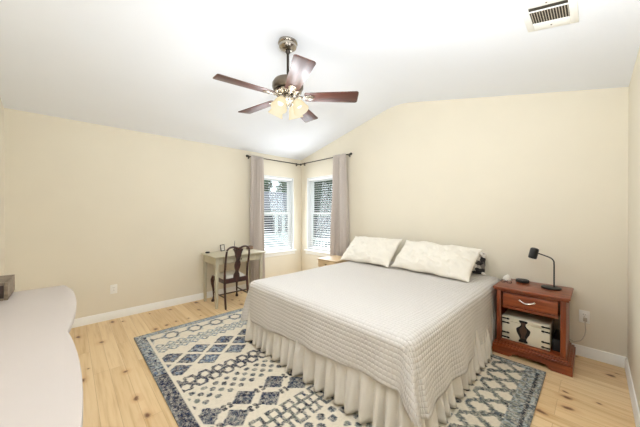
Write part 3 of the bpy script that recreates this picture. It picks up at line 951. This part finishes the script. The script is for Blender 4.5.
# chest in the niche
CX0, CX1, CY0, CY1, CZ0 = 3.610, 3.965, -0.440, -0.130, 0.1285
ch = thing('storage_chest', 'small white chest with black iron straps inside the nightstand niche', 'chest', ((CX0 + CX1) / 2, (CY0 + CY1) / 2, CZ0))
bm = new(); box(bm, CX0, CX1, CY0, CY1, CZ0, 0.310, 0.004); obj('body', bm, 'chest_white', ch)
bm = new(); box(bm, CX0 - 0.002, CX1 + 0.002, CY0 - 0.003, CY1, 0.3115, 0.350, 0.006); obj('lid', bm, 'chest_white', ch)
for xs_, sg in ((CX0, 1), (CX1, -1)):
    for z in (0.331, 0.290, 0.196, 0.150):
        bm = new()
        y = CY0 - (0.0035 if z > 0.3115 else 0.0005)
        L = 0.062
        o = [(0, -0.008), (L - 0.022, -0.006), (L - 0.016, -0.010), (L - 0.004, -0.006), (L, 0), (L - 0.004, 0.006), (L - 0.016, 0.010), (L - 0.022, 0.006), (0, 0.008)]
        prism(bm, [(xs_ + sg * a, z + b) for a, b in o], y - 0.003, y, lambda a, b, c: (a, c, b), bev=0.0006)
        for a in (0.012, 0.044): lathe(bm, [(0.004, 0), (0.003, 0.002), (0, 0.0028)], 8, at(xs_ + sg * a, y - 0.003, z) @ Matrix.Rotation(pi / 2, 4, 'X'))
        obj('strap', bm, 'iron', ch)
def vase_plate(sc_x, sc_z, zc_):
    h = [(0.000, 0.034), (0.012, 0.036), (0.030, 0.024), (0.050, 0.030), (0.090, 0.050), (0.118, 0.056), (0.132, 0.052), (0.150, 0.030), (0.166, 0.019), (0.184, 0.019), (0.196, 0.030), (0.206, 0.036), (0.214, 0.030)]
    R = [(w * sc_x, zc_ + (z - 0.107) * sc_z) for z, w in h]
    return R + [(-x, z) for x, z in reversed(R)]
cxm = (CX0 + CX1) / 2 - 0.012
bm = new(); prism(bm, [(cxm + a, b) for a, b in vase_plate(0.95, 0.94, 0.242)], CY0 - 0.0066, CY0 - 0.0036, lambda a, b, c: (a, c, b)); pl = obj('lock_plate', bm, 'iron', ch)
bm = new(); prism(bm, [(cxm + a, b) for a, b in vase_plate(0.5, 0.68, 0.250)], CY0 - 0.0098, CY0 - 0.0068, lambda a, b, c: (a, c, b), bev=0.0008); obj('hasp', bm, 'chest_brown', pl)

bm = new(); box(bm, 3.976, 4.038, -0.40, -0.12, 0.1285, 0.235, 0.006); tag(obj('storage_box', bm, 'black_plastic'), 'narrow black box standing right of the white chest', 'box')

# on the nightstand: lamp, puck, white ornament, glasses
LX, LY = 3.972, -0.222
lamp = thing('desk_lamp', 'black gooseneck lamp with a small round head on the nightstand', 'lamp', (LX - 0.02, LY, NZ))
bm = new(); lathe(bm, [(0.070, NZ + 0.0005), (0.074, NZ + 0.004), (0.074, NZ + 0.012), (0.068, NZ + 0.017), (0, NZ + 0.018)], 32, at(LX - 0.02, LY, 0)); obj('base', bm, 'black_metal', lamp)
bm = new()
pp = [(LX, LY, NZ + 0.016), (LX, LY, 0.80), (LX, LY, 0.86), (LX - 0.001, LY, 0.880)]
for k in range(1, 9):
    t = k / 8 * radians(72); pp.append((LX - 0.055 * (1 - cos(t)), LY, 0.880 + 0.055 * sin(t)))
pp += [(LX - 0.085, LY, 0.949), (LX - 0.118, LY, 0.960)]
tube(bm, pp, 0.0058, 10); obj('gooseneck', bm, 'black_metal', lamp)
bm = new(); lathe(bm, [(0.030, -0.052), (0.0335, -0.050), (0.0345, -0.035), (0.0345, 0.035), (0.031, 0.046), (0.020, 0.051), (0, 0.052)], 24, at(LX - 0.150, LY, 0.958) @ Matrix.Rotation(radians(12), 4, 'Y')); hd = obj('lamp_head', bm, 'black_metal', lamp)
bm = new(); lathe(bm, [(0.027, -0.0535), (0.0, -0.0535)], 20, at(LX - 0.150, LY, 0.958) @ Matrix.Rotation(radians(12), 4, 'Y')); obj('lens', bm, 'shell', hd)

bm = new(); lathe(bm, [(0.050, NZ + 0.0005), (0.056, NZ + 0.006), (0.057, NZ + 0.020), (0.052, NZ + 0.027), (0, NZ + 0.029)], 28, at(3.722, -0.135, 0)); tag(obj('smart_speaker', bm, 'black_plastic'), 'small round black puck lying on the nightstand beside the lamp', 'speaker')
bm = new()
def shellf(u, v):
    th, ph = 2 * pi * u, v * pi / 2
    r = 0.036 * (1 + 0.05 * cos(9 * th)) * cos(ph)
    return Vector((3.594 + r * cos(th), -0.165 + r * sin(th) * 0.85, NZ + 0.001 + 0.060 * sin(ph) + 0.006 * cos(th) * sin(ph)))
vs = grid(bm, 28, 10, shellf, wrap_u=True)
bmesh.ops.remove_doubles(bm, verts=bm.verts, dist=0.0005)
tag(obj('ornament', bm, 'shell', smooth=80), 'small white domed ornament on the nightstand corner by the bed', 'ornament')
gl = thing('eyeglasses', 'folded dark eyeglasses in front of the white ornament', 'eyeglasses', (3.615, -0.29, NZ))
for s in (-1, 1):
    bm = new(); c = Vector((3.615 + s * 0.026, -0.30, NZ + 0.018))
    loop = [(c.x + 0.021 * cos(2 * pi * k / 16), c.y + 0.004 * sin(2 * pi * k / 16), c.z + 0.0155 * sin(2 * pi * k / 16)) for k in range(17)]
    tube(bm, loop, 0.0016, 6); obj('rim', bm, 'black_plastic', gl)
    bm = new(); tube(bm, [(c.x + s * 0.021, -0.30, NZ + 0.02), (c.x + s * 0.018, -0.285, NZ + 0.012), (c.x - s * 0.03, -0.262 + s * 0.006, NZ + 0.004)], 0.0018, 6); obj('temple', bm, 'black_plastic', gl)
bm = new(); tube(bm, [(3.610, -0.30, NZ + 0.022), (3.615, -0.302, NZ + 0.025), (3.620, -0.30, NZ + 0.022)], 0.0014, 6); obj('bridge', bm, 'black_plastic', gl)

# ------------------------------------------------------------------ outlets
def outlet(P, s, z, label, skip=None):
    t = thing('wall_outlet', label, 'outlet', P(s, 0, z), group='white wall outlets')
    bm = new(); mbox(bm, P, s - 0.036, s + 0.036, -0.006, -0.0002, z - 0.058, z + 0.058, 0.003); obj('faceplate', bm, 'plate', t)
    for dz in (0.021, -0.021):
        bm = new(); mbox(bm, P, s - 0.017, s + 0.017, -0.0085, -0.0062, z + dz - 0.014, z + dz + 0.014, 0.003); r_ = obj('socket', bm, 'plate', t)
        if dz == skip: continue
        for q, hh in ((-0.006, 0.004), (0.006, 0.0035)):
            bm = new(); mbox(bm, P, s + q - 0.001, s + q + 0.001, -0.0092, -0.0086, z + dz - hh + 0.002, z + dz + hh + 0.002); obj('slot', bm, 'black_plastic', r_)
    bm = new(); lathe(bm, [(0.003, 0), (0.0025, 0.0012), (0, 0.0015)], 8, Matrix.Translation(P(s, -0.0062, z)) @ (Matrix.Rotation(pi / 2, 4, 'X') if P is MAP_B else Matrix.Rotation(pi / 2, 4, 'Y'))); obj('screw', bm, 'nickel', t)
    return t
outlet(MAP_A, -3.095, 0.378, 'white outlet on the wall left of the desk')
outlet(MAP_B, 4.168, 0.375, 'white outlet with a plug beside the nightstand', skip=-0.021)
pc = thing('power_cord', 'pale power cord hanging from the outlet beside the nightstand', 'cord', (4.174, -0.02, 0.12))
bm = new(); box(bm, 4.160, 4.188, -0.034, -0.0090, 0.338, 0.370, 0.005); obj('plug', bm, 'cord', pc)
bm = new(); tube(bm, [(4.174, -0.030, 0.337), (4.176, -0.032, 0.30), (4.178, -0.034, 0.26), (4.172, -0.036, 0.215), (4.158, -0.036, 0.175), (4.142, -0.035, 0.150), (4.118, -0.0255, 0.135), (4.10, -0.0255, 0.125), (4.06, -0.0255, 0.14), (4.0, -0.0255, 0.21)], 0.0042, 8); obj('cable', bm, 'cord', pc)

# ------------------------------------------------------------------ pale bedside table (left of the bed)
TX0, TX1, TY0, TY1, TZ = 1.140, 1.560, -0.620, -0.175, 0.618
st = thing('bedside_table', 'pale wood bedside table between the bed and the corner windows', 'bedside table', ((TX0 + TX1) / 2, (TY0 + TY1) / 2, 0))
bm = new(); box(bm, TX0, TX1, TY0, TY1, TZ - 0.018, TZ, 0.004); obj('top', bm, 'pale_wood', st)
bm = new(); box(bm, TX0 + 0.018, TX1 - 0.018, TY0 + 0.012, TY0 + 0.028, TZ - 0.13, TZ - 0.0185, 0.003); dr = obj('drawer', bm, 'pale_wood', st)
bm = new(); lathe(bm, [(0.006, 0), (0.006, 0.010), (0.012, 0.016), (0.010, 0.024), (0, 0.026)], 14, at((TX0 + TX1) / 2, TY0 + 0.0118, TZ - 0.075) @ Matrix.Rotation(pi / 2, 4, 'X')); obj('knob', bm, 'nickel', dr)
for x in (TX0 + 0.012, TX1 - 0.03):
    bm = new(); box(bm, x, x + 0.018, TY0 + 0.030, TY1 - 0.01, 0.10, TZ - 0.0185, 0.002); obj('side_panel', bm, 'pale_wood', st)
bm = new(); box(bm, TX0 + 0.031, TX1 - 0.031, TY0 + 0.030, TY1 - 0.012, 0.16, 0.176, 0.002); obj('shelf', bm, 'pale_wood', st)
for x in (TX0 + 0.012, TX1 - 0.05):
    for y in (TY0 + 0.030, TY1 - 0.05):
        bm = new(); box(bm, x, x + 0.038, y, y + 0.038, 0.0, 0.099, 0.003); obj('foot', bm, 'pale_wood', st)

# ------------------------------------------------------------------ desk
DX0, DX1, DY0, DY1, DZ = 0.088, 0.632, -2.058, -1.250, 0.735
dk = thing('writing_desk', 'pale cream writing desk against the wall below the curtain', 'desk', ((DX0 + DX1) / 2, (DY0 + DY1) / 2, 0))
bm = new(); box(bm, DX0, DX1, DY0, DY1, DZ - 0.020, DZ, 0.005, 3); obj('top', bm, 'desk_paint', dk)
lx0, lx1, ly0, ly1 = DX0 + 0.025, DX1 - 0.045, DY0 + 0.030, DY1 - 0.030
for x, sx in ((lx0, 1), (lx1, -1)):
    for y, sy in ((ly0, 1), (ly1, -1)):
        bm = new()
        o = [(x, y), (x + sx * 0.046, y), (x + sx * 0.046, y + sy * 0.046), (x, y + sy * 0.046)]
        cxx, cyy = x + sx * 0.012, y + sy * 0.012
        A = [bm.verts.new((a, b, DZ - 0.0205)) for a, b in o]
        B_ = [bm.verts.new((cxx + (a - cxx) * 0.72, cyy + (b - cyy) * 0.72, 0.0)) for a, b in o]
        bm.faces.new(A); bm.faces.new(B_[::-1])
        for k in range(4): bm.faces.new((A[k], B_[k], B_[(k + 1) % 4], A[(k + 1) % 4]))
        bmesh.ops.recalc_face_normals(bm, faces=bm.faces)
        bmesh.ops.bevel(bm, geom=list(bm.edges), offset=0.003, segments=2, profile=0.5, affect='EDGES')
        obj('leg', bm, 'desk_paint', dk)
az0, az1 = DZ - 0.125, DZ - 0.0205
bm = new()
box(bm, lx0 + 0.006, lx0 + 0.022, ly0 + 0.047, ly1 - 0.047, az0, az1, 0.002)
box(bm, lx0 + 0.047, lx1 - 0.047, ly0 + 0.006, ly0 + 0.022, az0, az1, 0.002)
box(bm, lx0 + 0.047, lx1 - 0.047, ly1 - 0.022, ly1 - 0.006, az0, az1, 0.002)
box(bm, lx1 - 0.022, lx1 - 0.006, ly0 + 0.047, ly0 + 0.115, az0, az1, 0.002); box(bm, lx1 - 0.022, lx1 - 0.006, ly1 - 0.115, ly1 - 0.047, az0, az1, 0.002)
obj('apron', bm, 'desk_paint', dk)
bm = new(); box(bm, lx1 - 0.022, lx1 - 0.002, ly0 + 0.118, ly1 - 0.118, az0 + 0.006, az1 - 0.002, 0.004)
box(bm, lx0 + 0.06, lx1 - 0.0225, ly0 + 0.13, ly1 - 0.13, az0 + 0.01, az1 - 0.006)
dr = obj('drawer', bm, 'desk_paint', dk)
bm = new(); ymid = (ly0 + ly1) / 2
lathe(bm, [(0.006, 0), (0.006, 0.010), (0.013, 0.018), (0.010, 0.026), (0, 0.028)], 12, at(lx1 - 0.0018, ymid, (az0 + az1) / 2) @ Matrix.Rotation(pi / 2, 4, 'Y')); obj('knob', bm, 'nickel_dark', dr)

# on the desk
bm = new(); lathe(bm, [(0.026, DZ + 0.0005), (0.032, DZ + 0.006), (0.033, DZ + 0.016), (0.024, DZ + 0.024), (0, DZ + 0.026)], 20, at(0.175, -1.985, 0)); tag(obj('trinket_dish', bm, 'black_plastic'), 'small dark round dish at the left end of the desk', 'dish')
pf = thing('photo_frame', 'small dark picture frame standing on the desk', 'picture frame', (0.125, -1.725, DZ))
Fm = at(0.125, -1.725, DZ + 0.001) @ Matrix.Rotation(radians(20), 4, 'Z') @ Matrix.Rotation(radians(-10), 4, 'Y')
bm = new()
for a in ((-0.042, -0.032, 0, 0.105), (0.032, 0.042, 0, 0.105)): box(bm, -0.006, 0.006, a[0], a[1], a[2], a[3], 0.002, mat=Fm)
for a in ((-0.032, 0.032, 0, 0.011), (-0.032, 0.032, 0.094, 0.105)): box(bm, -0.006, 0.006, a[0], a[1], a[2], a[3], 0.002, mat=Fm)
obj('frame', bm, 'dark_wood', pf)
bm = new(); box(bm, -0.002, 0.002, -0.0315, 0.0315, 0.0115, 0.0935, mat=Fm); obj('photo', bm, 'photo_paper', pf)
ph_ = thing('pen_holder', 'thin dark pen upright in a holder on the desk', 'pen holder', (0.150, -1.545, DZ))
bm = new(); lathe(bm, [(0.026, DZ + 0.0005), (0.026, DZ + 0.012), (0.010, DZ + 0.022), (0.007, DZ + 0.045), (0, DZ + 0.045)], 18, at(0.150, -1.545, 0)); obj('base', bm, 'black_metal', ph_)
bm = new(); tube(bm, [(0.150, -1.545, DZ + 0.046), (0.150, -1.541, DZ + 0.10), (0.149, -1.537, DZ + 0.155)], [0.004, 0.0045, 0.0025], 8); obj('pen', bm, 'black_metal', ph_)
bx = thing('keepsake_box', 'small brown box on the desk beside the curtain', 'box', (0.215, -1.30, DZ))
bm = new(); box(bm, 0.170, 0.255, -1.345, -1.265, DZ + 0.0005, DZ + 0.040, 0.003); obj('body', bm, 'box_brown', bx)
bm = new(); box(bm, 0.168, 0.257, -1.347, -1.263, DZ + 0.0405, DZ + 0.055, 0.003); obj('lid', bm, 'box_brown', bx)

# ------------------------------------------------------------------ chair (local: front = +y, seat height 0.45)
chair = thing('dining_chair', 'dark mahogany side chair with vase splat pulled up to the desk', 'chair', (0.437, -1.742, 0), radians(88))
def L(bm, name, mat, parent=chair, **kw):
    for v in bm.verts: v.co.z *= 0.925; v.co.x *= 0.90
    return obj(name, bm, mat, parent, local=True, **kw)
sw0, sw1 = 0.185, 0.225         # half widths at back and front
for s in (-1, 1):
    bm = new()
    pts = [(s * 0.200, -0.262, 0.0), (s * 0.196, -0.235, 0.12), (s * 0.190, -0.205, 0.28), (s * 0.187, -0.195, 0.42), (s * 0.187, -0.205, 0.56), (s * 0.190, -0.235, 0.70), (s * 0.190, -0.262, 0.82), (s * 0.186, -0.272, 0.875)]
    tube(bm, pts, [0.015, 0.016, 0.018, 0.020, 0.018, 0.016, 0.015, 0.015], 10)
    L(bm, 'rear_leg', 'mahogany')
    bm = new()
    pts = [(s * 0.205, 0.195, 0.415), (s * 0.216, 0.212, 0.36), (s * 0.216, 0.214, 0.30), (s * 0.206, 0.200, 0.20), (s * 0.203, 0.196, 0.10), (s * 0.208, 0.204, 0.045), (s * 0.212, 0.212, 0.018), (s * 0.212, 0.212, 0.0)]
    tube(bm, pts, [0.030, 0.032, 0.025, 0.017, 0.0125, 0.015, 0.026, 0.022], 12)
    L(bm, 'front_leg', 'mahogany')
# crest rail: yoke with dipped centre
bm = new()
pts = []
for k in range(17):
    u = -1 + k / 8
    z = 0.885 + 0.055 * (1 - abs(u) ** 5) - 0.035 * math.exp(-(u / 0.30) ** 2)
    pts.append((u * 0.190, -0.274 - 0.012 * (1 - u * u), z))
tube(bm, pts, [0.0155 + 0.006 * math.exp(-((abs(k / 8 - 1) - 0.0) / 0.4) ** 2) for k in range(17)], 10, 0.9)
L(bm, 'crest_rail', 'mahogany')
# vase-shaped splat
bm = new()
prof = [(0.44, 0.054), (0.50, 0.046), (0.53, 0.030), (0.56, 0.028), (0.60, 0.044), (0.65, 0.052), (0.69, 0.044), (0.72, 0.030), (0.75, 0.034), (0.79, 0.050), (0.83, 0.056), (0.86, 0.066), (0.90, 0.084)]
def splat_y(z): return -0.206 - 0.070 * max(0, (z - 0.50) / 0.40) - 0.012 * sin(pi * min(1, max(0, (z - 0.47) / 0.43)))
fr = [[bm.verts.new((x, splat_y(z) + dy, z)) for x in (-w, -w * 0.5, 0, w * 0.5, w)] for dy in (0.006, -0.006) for z, w in prof]
n = len(prof)
F, B_ = fr[:n], fr[n:]
for i in range(n - 1):
    for j in range(4):
        bm.faces.new((F[i][j], F[i][j + 1], F[i + 1][j + 1], F[i + 1][j])); bm.faces.new((B_[i][j], B_[i + 1][j], B_[i + 1][j + 1], B_[i][j + 1]))
    bm.faces.new((F[i][0], F[i + 1][0], B_[i + 1][0], B_[i][0])); bm.faces.new((F[i][4], B_[i][4], B_[i + 1][4], F[i + 1][4]))
for i in (0, n - 1):
    for j in range(4): bm.faces.new((F[i][j], B_[i][j], B_[i][j + 1], F[i][j + 1]))
L(bm, 'splat', 'mahogany')
bm = new()
prism(bm, [(-0.190, -0.212), (0.190, -0.212), (0.190, -0.188), (-0.190, -0.188)], 0.370, 0.445, bev=0.004)
prism(bm, [(-0.215, 0.196), (0.215, 0.196), (0.215, 0.220), (-0.215, 0.220)], 0.365, 0.428, bev=0.004)
for s in (-1, 1): prism(bm, [(s * 0.176, -0.187), (s * 0.198, -0.187), (s * 0.226, 0.195), (s * 0.204, 0.195)], 0.370, 0.428, bev=0.004)
L(bm, 'seat_frame', 'mahogany')
bm = new()
def seatf(u, v):
    a, b = 2 * u - 1, 2 * v - 1
    hw = sw0 - 0.012 + (sw1 - sw0) * v
    e = (max(0, 1 - a ** 6) * max(0, 1 - b ** 6)) ** 0.5
    return (a * hw, -0.182 + 0.385 * v, 0.430 + 0.052 * e)
vs = grid(bm, 20, 20, seatf)
rim = [vs[i][0] for i in range(20)] + [vs[19][j] for j in range(1, 20)] + [vs[i][19] for i in range(18, -1, -1)] + [vs[0][j] for j in range(18, 0, -1)]
bm.faces.new(rim)
L(bm, 'seat_cushion', 'seat_fabric', smooth=60)
bm = new()
for s in (-1, 1): tube(bm, [(s * 0.196, -0.225, 0.165), (s * 0.202, 0.0, 0.160), (s * 0.204, 0.192, 0.165)], [0.009, 0.012, 0.009], 8)
tube(bm, [(-0.198, -0.02, 0.160), (0, -0.02, 0.160), (0.198, -0.02, 0.160)], [0.008, 0.012, 0.008], 8)
tube(bm, [(-0.192, -0.222, 0.23), (0.192, -0.222, 0.23)], 0.009, 8)
L(bm, 'stretcher', 'mahogany')

# ------------------------------------------------------------------ dresser (front wall, beside the camera)
SX0, SX1, SYB, SZ = 1.935, 3.725, -D + 0.012, 0.90
dsr = thing('dresser', 'long white dresser with a double bow front in the foreground', 'dresser', ((SX0 + SX1) / 2, (SYB - 3.49) / 2, 0))
def front_y(x, inset=0.0):
    t = min(max((x - SX0) / (SX1 - SX0), 0), 1)
    f = (2 * t) % 1.0 if t < 1 else 1.0
    e = min(t, 1 - t) * 2
    return -3.506 + 0.031 * (sin(pi * f) ** 0.8) - 0.018 * max(0, 1 - e * 5) - inset
def serp(n, inset, ex):
    xs_ = [SX0 + ex + (SX1 - SX0 - 2 * ex) * k / n for k in range(n + 1)]
    return [(x, front_y(SX0 + (x - SX0 - ex) / (SX1 - SX0 - 2 * ex) * (SX1 - SX0), inset)) for x in xs_]
bm = new()
prism(bm, [(SX0, SYB), (SX1, SYB)] + serp(96, 0, 0)[::-1], SZ - 0.026, SZ, bev=0.006)
obj('top', bm, 'dresser_white', dsr, smooth=40)
bm = new()
prism(bm, [(SX0 + 0.02, SYB), (SX1 - 0.02, SYB)] + serp(96, 0.055, 0.02)[::-1], 0.075, SZ - 0.0265)
obj('body', bm, 'dresser_white', dsr, smooth=40)
bm = new()
prism(bm, [(SX0 + 0.035, SYB), (SX1 - 0.035, SYB)] + serp(60, 0.07, 0.035)[::-1], 0.0, 0.0745)
obj('plinth', bm, 'dresser_white', dsr, smooth=40)
half = (SX1 - SX0) / 2
for c in range(2):
    for r_ in range(3):
        x0 = SX0 + 0.05 + c * half; x1 = x0 + half - 0.09
        z0 = 0.10 + r_ * 0.255; z1 = z0 + 0.235
        bm = new()
        A = [(x0 + (x1 - x0) * k / 24, front_y(x0 + (x1 - x0) * k / 24, 0.055)) for k in range(25)]
        prism(bm, [(x, y + 0.0003) for x, y in A] + [(x, y + 0.011) for x, y in reversed(A)], z0, z1, bev=0.002)
        d_ = obj('drawer', bm, 'dresser_white', dsr, smooth=40)
        for f in (0.25, 0.75):
            x = x0 + (x1 - x0) * f; y = front_y(x, 0.055) + 0.0115
            bm = new(); lathe(bm, [(0.006, 0), (0.006, 0.008), (0.012, 0.013), (0.010, 0.019), (0, 0.020)], 12, at(x, y, (z0 + z1) / 2) @ Matrix.Rotation(-pi / 2, 4, 'X')); obj('knob', bm, 'nickel', d_)

wb = thing('wooden_box', 'weathered wooden box with a dark front on the dresser', 'box', (2.01, -3.85, SZ))
ox0, ox1, oy0, oy1, oz0, oz1 = 1.890, 2.132, -3.968, -3.732, SZ + 0.0005, SZ + 0.092
bm = new()
box(bm, ox0, ox1, oy1 - 0.014, oy1, oz0, oz1, 0.002); box(bm, ox0, ox1, oy0, oy0 + 0.014, oz0, oz1, 0.002)
box(bm, ox0, ox1, oy0 + 0.0142, oy1 - 0.0142, oz1 - 0.014, oz1, 0.002); box(bm, ox0, ox1, oy0 + 0.0142, oy1 - 0.0142, oz0, oz0 + 0.010, 0.002)
box(bm, ox0, ox0 + 0.012, oy0 + 0.0142, oy1 - 0.0142, oz0 + 0.0102, oz1 - 0.0142)
obj('case', bm, 'grey_wood', wb)
bm = new(); box(bm, ox1 - 0.016, ox1 - 0.006, oy0 + 0.015, oy1 - 0.015, oz0 + 0.0105, oz1 - 0.0145, 0.002); obj('front_panel', bm, 'dark_wood', wb)

# ------------------------------------------------------------------ outdoors, seen through the two windows
bm = new(); box(bm, -30, 30, WT + 0.02, 30, -0.75, -0.55); box(bm, -30, -WT - 0.02, -20, WT + 0.02, -0.75, -0.55)
g_ = struct('ground', bm, 'grass', smooth=0, label='lawn outside the windows')

# neighbour's white house across from the left window
hs = thing('neighbour_house', 'white neighbouring house with grey roof seen through the left window', 'house', (-6.2, 2.6, -0.55))
bm = new(); box(bm, -8.0, -5.0, -0.5, 4.3, -0.55, 1.45, 0.01); obj('wall', bm, 'house_wall', hs)
bm = new()
prism(bm, [(-4.70, 1.40), (-4.70, 1.47), (-6.5, 2.35), (-8.3, 1.47), (-8.3, 1.40)], -0.8, 4.6, lambda a, b, c: (a, c, b)); obj('roof', bm, 'shingle', hs)
for y0, y1 in ((1.75, 2.70), (2.84, 3.05), (3.19, 3.55), (-0.1, 0.8)):
    bm = new(); box(bm, -5.012, -4.994, y0, y1, 0.50, 1.22, 0.004); w_ = obj('window', bm, 'house_glass', hs)
    bm = new()
    box(bm, -4.992, -4.975, y0 - 0.06, y0, 0.44, 1.28); box(bm, -4.992, -4.975, y1, y1 + 0.06, 0.44, 1.28)
    box(bm, -4.992, -4.975, y0, y1, 0.44, 0.5); box(bm, -4.992, -4.975, y0, y1, 1.22, 1.28)
    obj('window_frame', bm, 'rail_white', w_)

def tree(name, x, y, h, rx, rz, n, label, leaf, base=-0.55, seed=1):
    t = thing(name, label, 'tree', (x, y, base), group='greenery outside')
    rnd = random.Random(seed)
    bm = new(); tube(bm, [(x, y, base), (x + 0.05, y, base + h * 0.4), (x - 0.04, y + 0.05, base + h * 0.75)], [0.14, 0.10, 0.05], 10); obj('trunk', bm, 'bark', t)
    bm = new()
    for _ in range(n):
        while True:
            p = Vector((rnd.uniform(-1, 1), rnd.uniform(-1, 1), rnd.uniform(-1, 1)))
            if 0.25 < p.length < 1: break
        k = 1 + 0.3 * noise.noise(p * 2.2 + Vector((seed, 0, 0)))
        c = Vector((x + p.x * rx * k, y + p.y * rx * k, base + h - rz + p.z * rz * k))
        if c.z < base + 0.1: continue
        u = Vector((rnd.gauss(0, 1), rnd.gauss(0, 1), rnd.gauss(0, 1))).normalized(); v = u.orthogonal().normalized()
        s = rnd.uniform(0.10, 0.22)
        vs_ = [bm.verts.new(c + u * s), bm.verts.new(c + v * s * 0.5), bm.verts.new(c - u * s), bm.verts.new(c - v * s * 0.5)]
        bm.faces.new(vs_)
    core = bmesh.ops.create_icosphere(bm, subdivisions=4, radius=1.0)['verts']
    for v in core:
        k = 0.80 * (1 + 0.3 * noise.noise(v.co * 2.2 + Vector((seed, 0, 0))) + 0.10 * noise.noise(v.co * 9))
        v.co = Vector((x + v.co.x * rx * k, y + v.co.y * rx * k, base + h - rz + v.co.z * rz * k))
    obj('foliage', bm, leaf, t, smooth=0, recalc=False)
    return t
tree('leafy_tree', -11.0, 4.6, 5.0, 1.5, 1.6, 3000, 'green tree rising behind the white house roof', 'leaf', seed=3)
tree('leafy_tree', -11.4, 8.9, 4.9, 1.5, 1.6, 2600, 'green tree beyond the end of the white house', 'leaf', seed=5)
tree('leafy_tree', -7.4, 8.0, 5.2, 1.5, 2.4, 6200, 'dark green tree beyond the grey fence, at its left end', 'shrub', seed=8)
tree('leafy_tree', -3.4, 8.0, 5.2, 1.5, 2.4, 5000, 'dark green tree beyond the grey fence, at its right end', 'shrub', seed=11)

fc = thing('garden_fence', 'grey board fence across the yard beyond the white railing', 'fence', (-2.4, 5.0, -0.55))
bm = new()
for k in range(40):
    x = -5.4 + k * 0.15
    box(bm, x, x + 0.142, 4.99 + 0.006 * (k % 2), 5.01 + 0.006 * (k % 2), -0.55, 1.15 + 0.02 * sin(k * 1.7))
obj('boards', bm, 'fence_grey', fc)
bm = new()
for z in (0.0, 0.85): box(bm, -5.4, 0.6, 5.018, 5.06, z, z + 0.09)
obj('rails', bm, 'fence_grey', fc)

rl = thing('porch_railing', 'white picket railing outside the window nearer the bed', 'railing', (-1.6, 2.0, -0.55))
bm = new(); box(bm, -3.4, 0.4, 1.955, 2.045, 0.500, 0.550, 0.006); obj('top_rail', bm, 'rail_white', rl)
bm = new(); box(bm, -3.4, 0.4, 1.965, 2.035, 0.02, 0.065, 0.006); obj('bottom_rail', bm, 'rail_white', rl)
for k in range(28):
    bm = new(); x = -3.34 + k * 0.132
    box(bm, x, x + 0.042, 1.98, 2.02, 0.0655, 0.4995, 0.004); obj('baluster', bm, 'rail_white', rl)
for x in (-3.45, 0.40):
    bm = new(); box(bm, x, x + 0.05, 1.955, 2.045, -0.55, 0.62, 0.006); obj('post', bm, 'rail_white', rl)
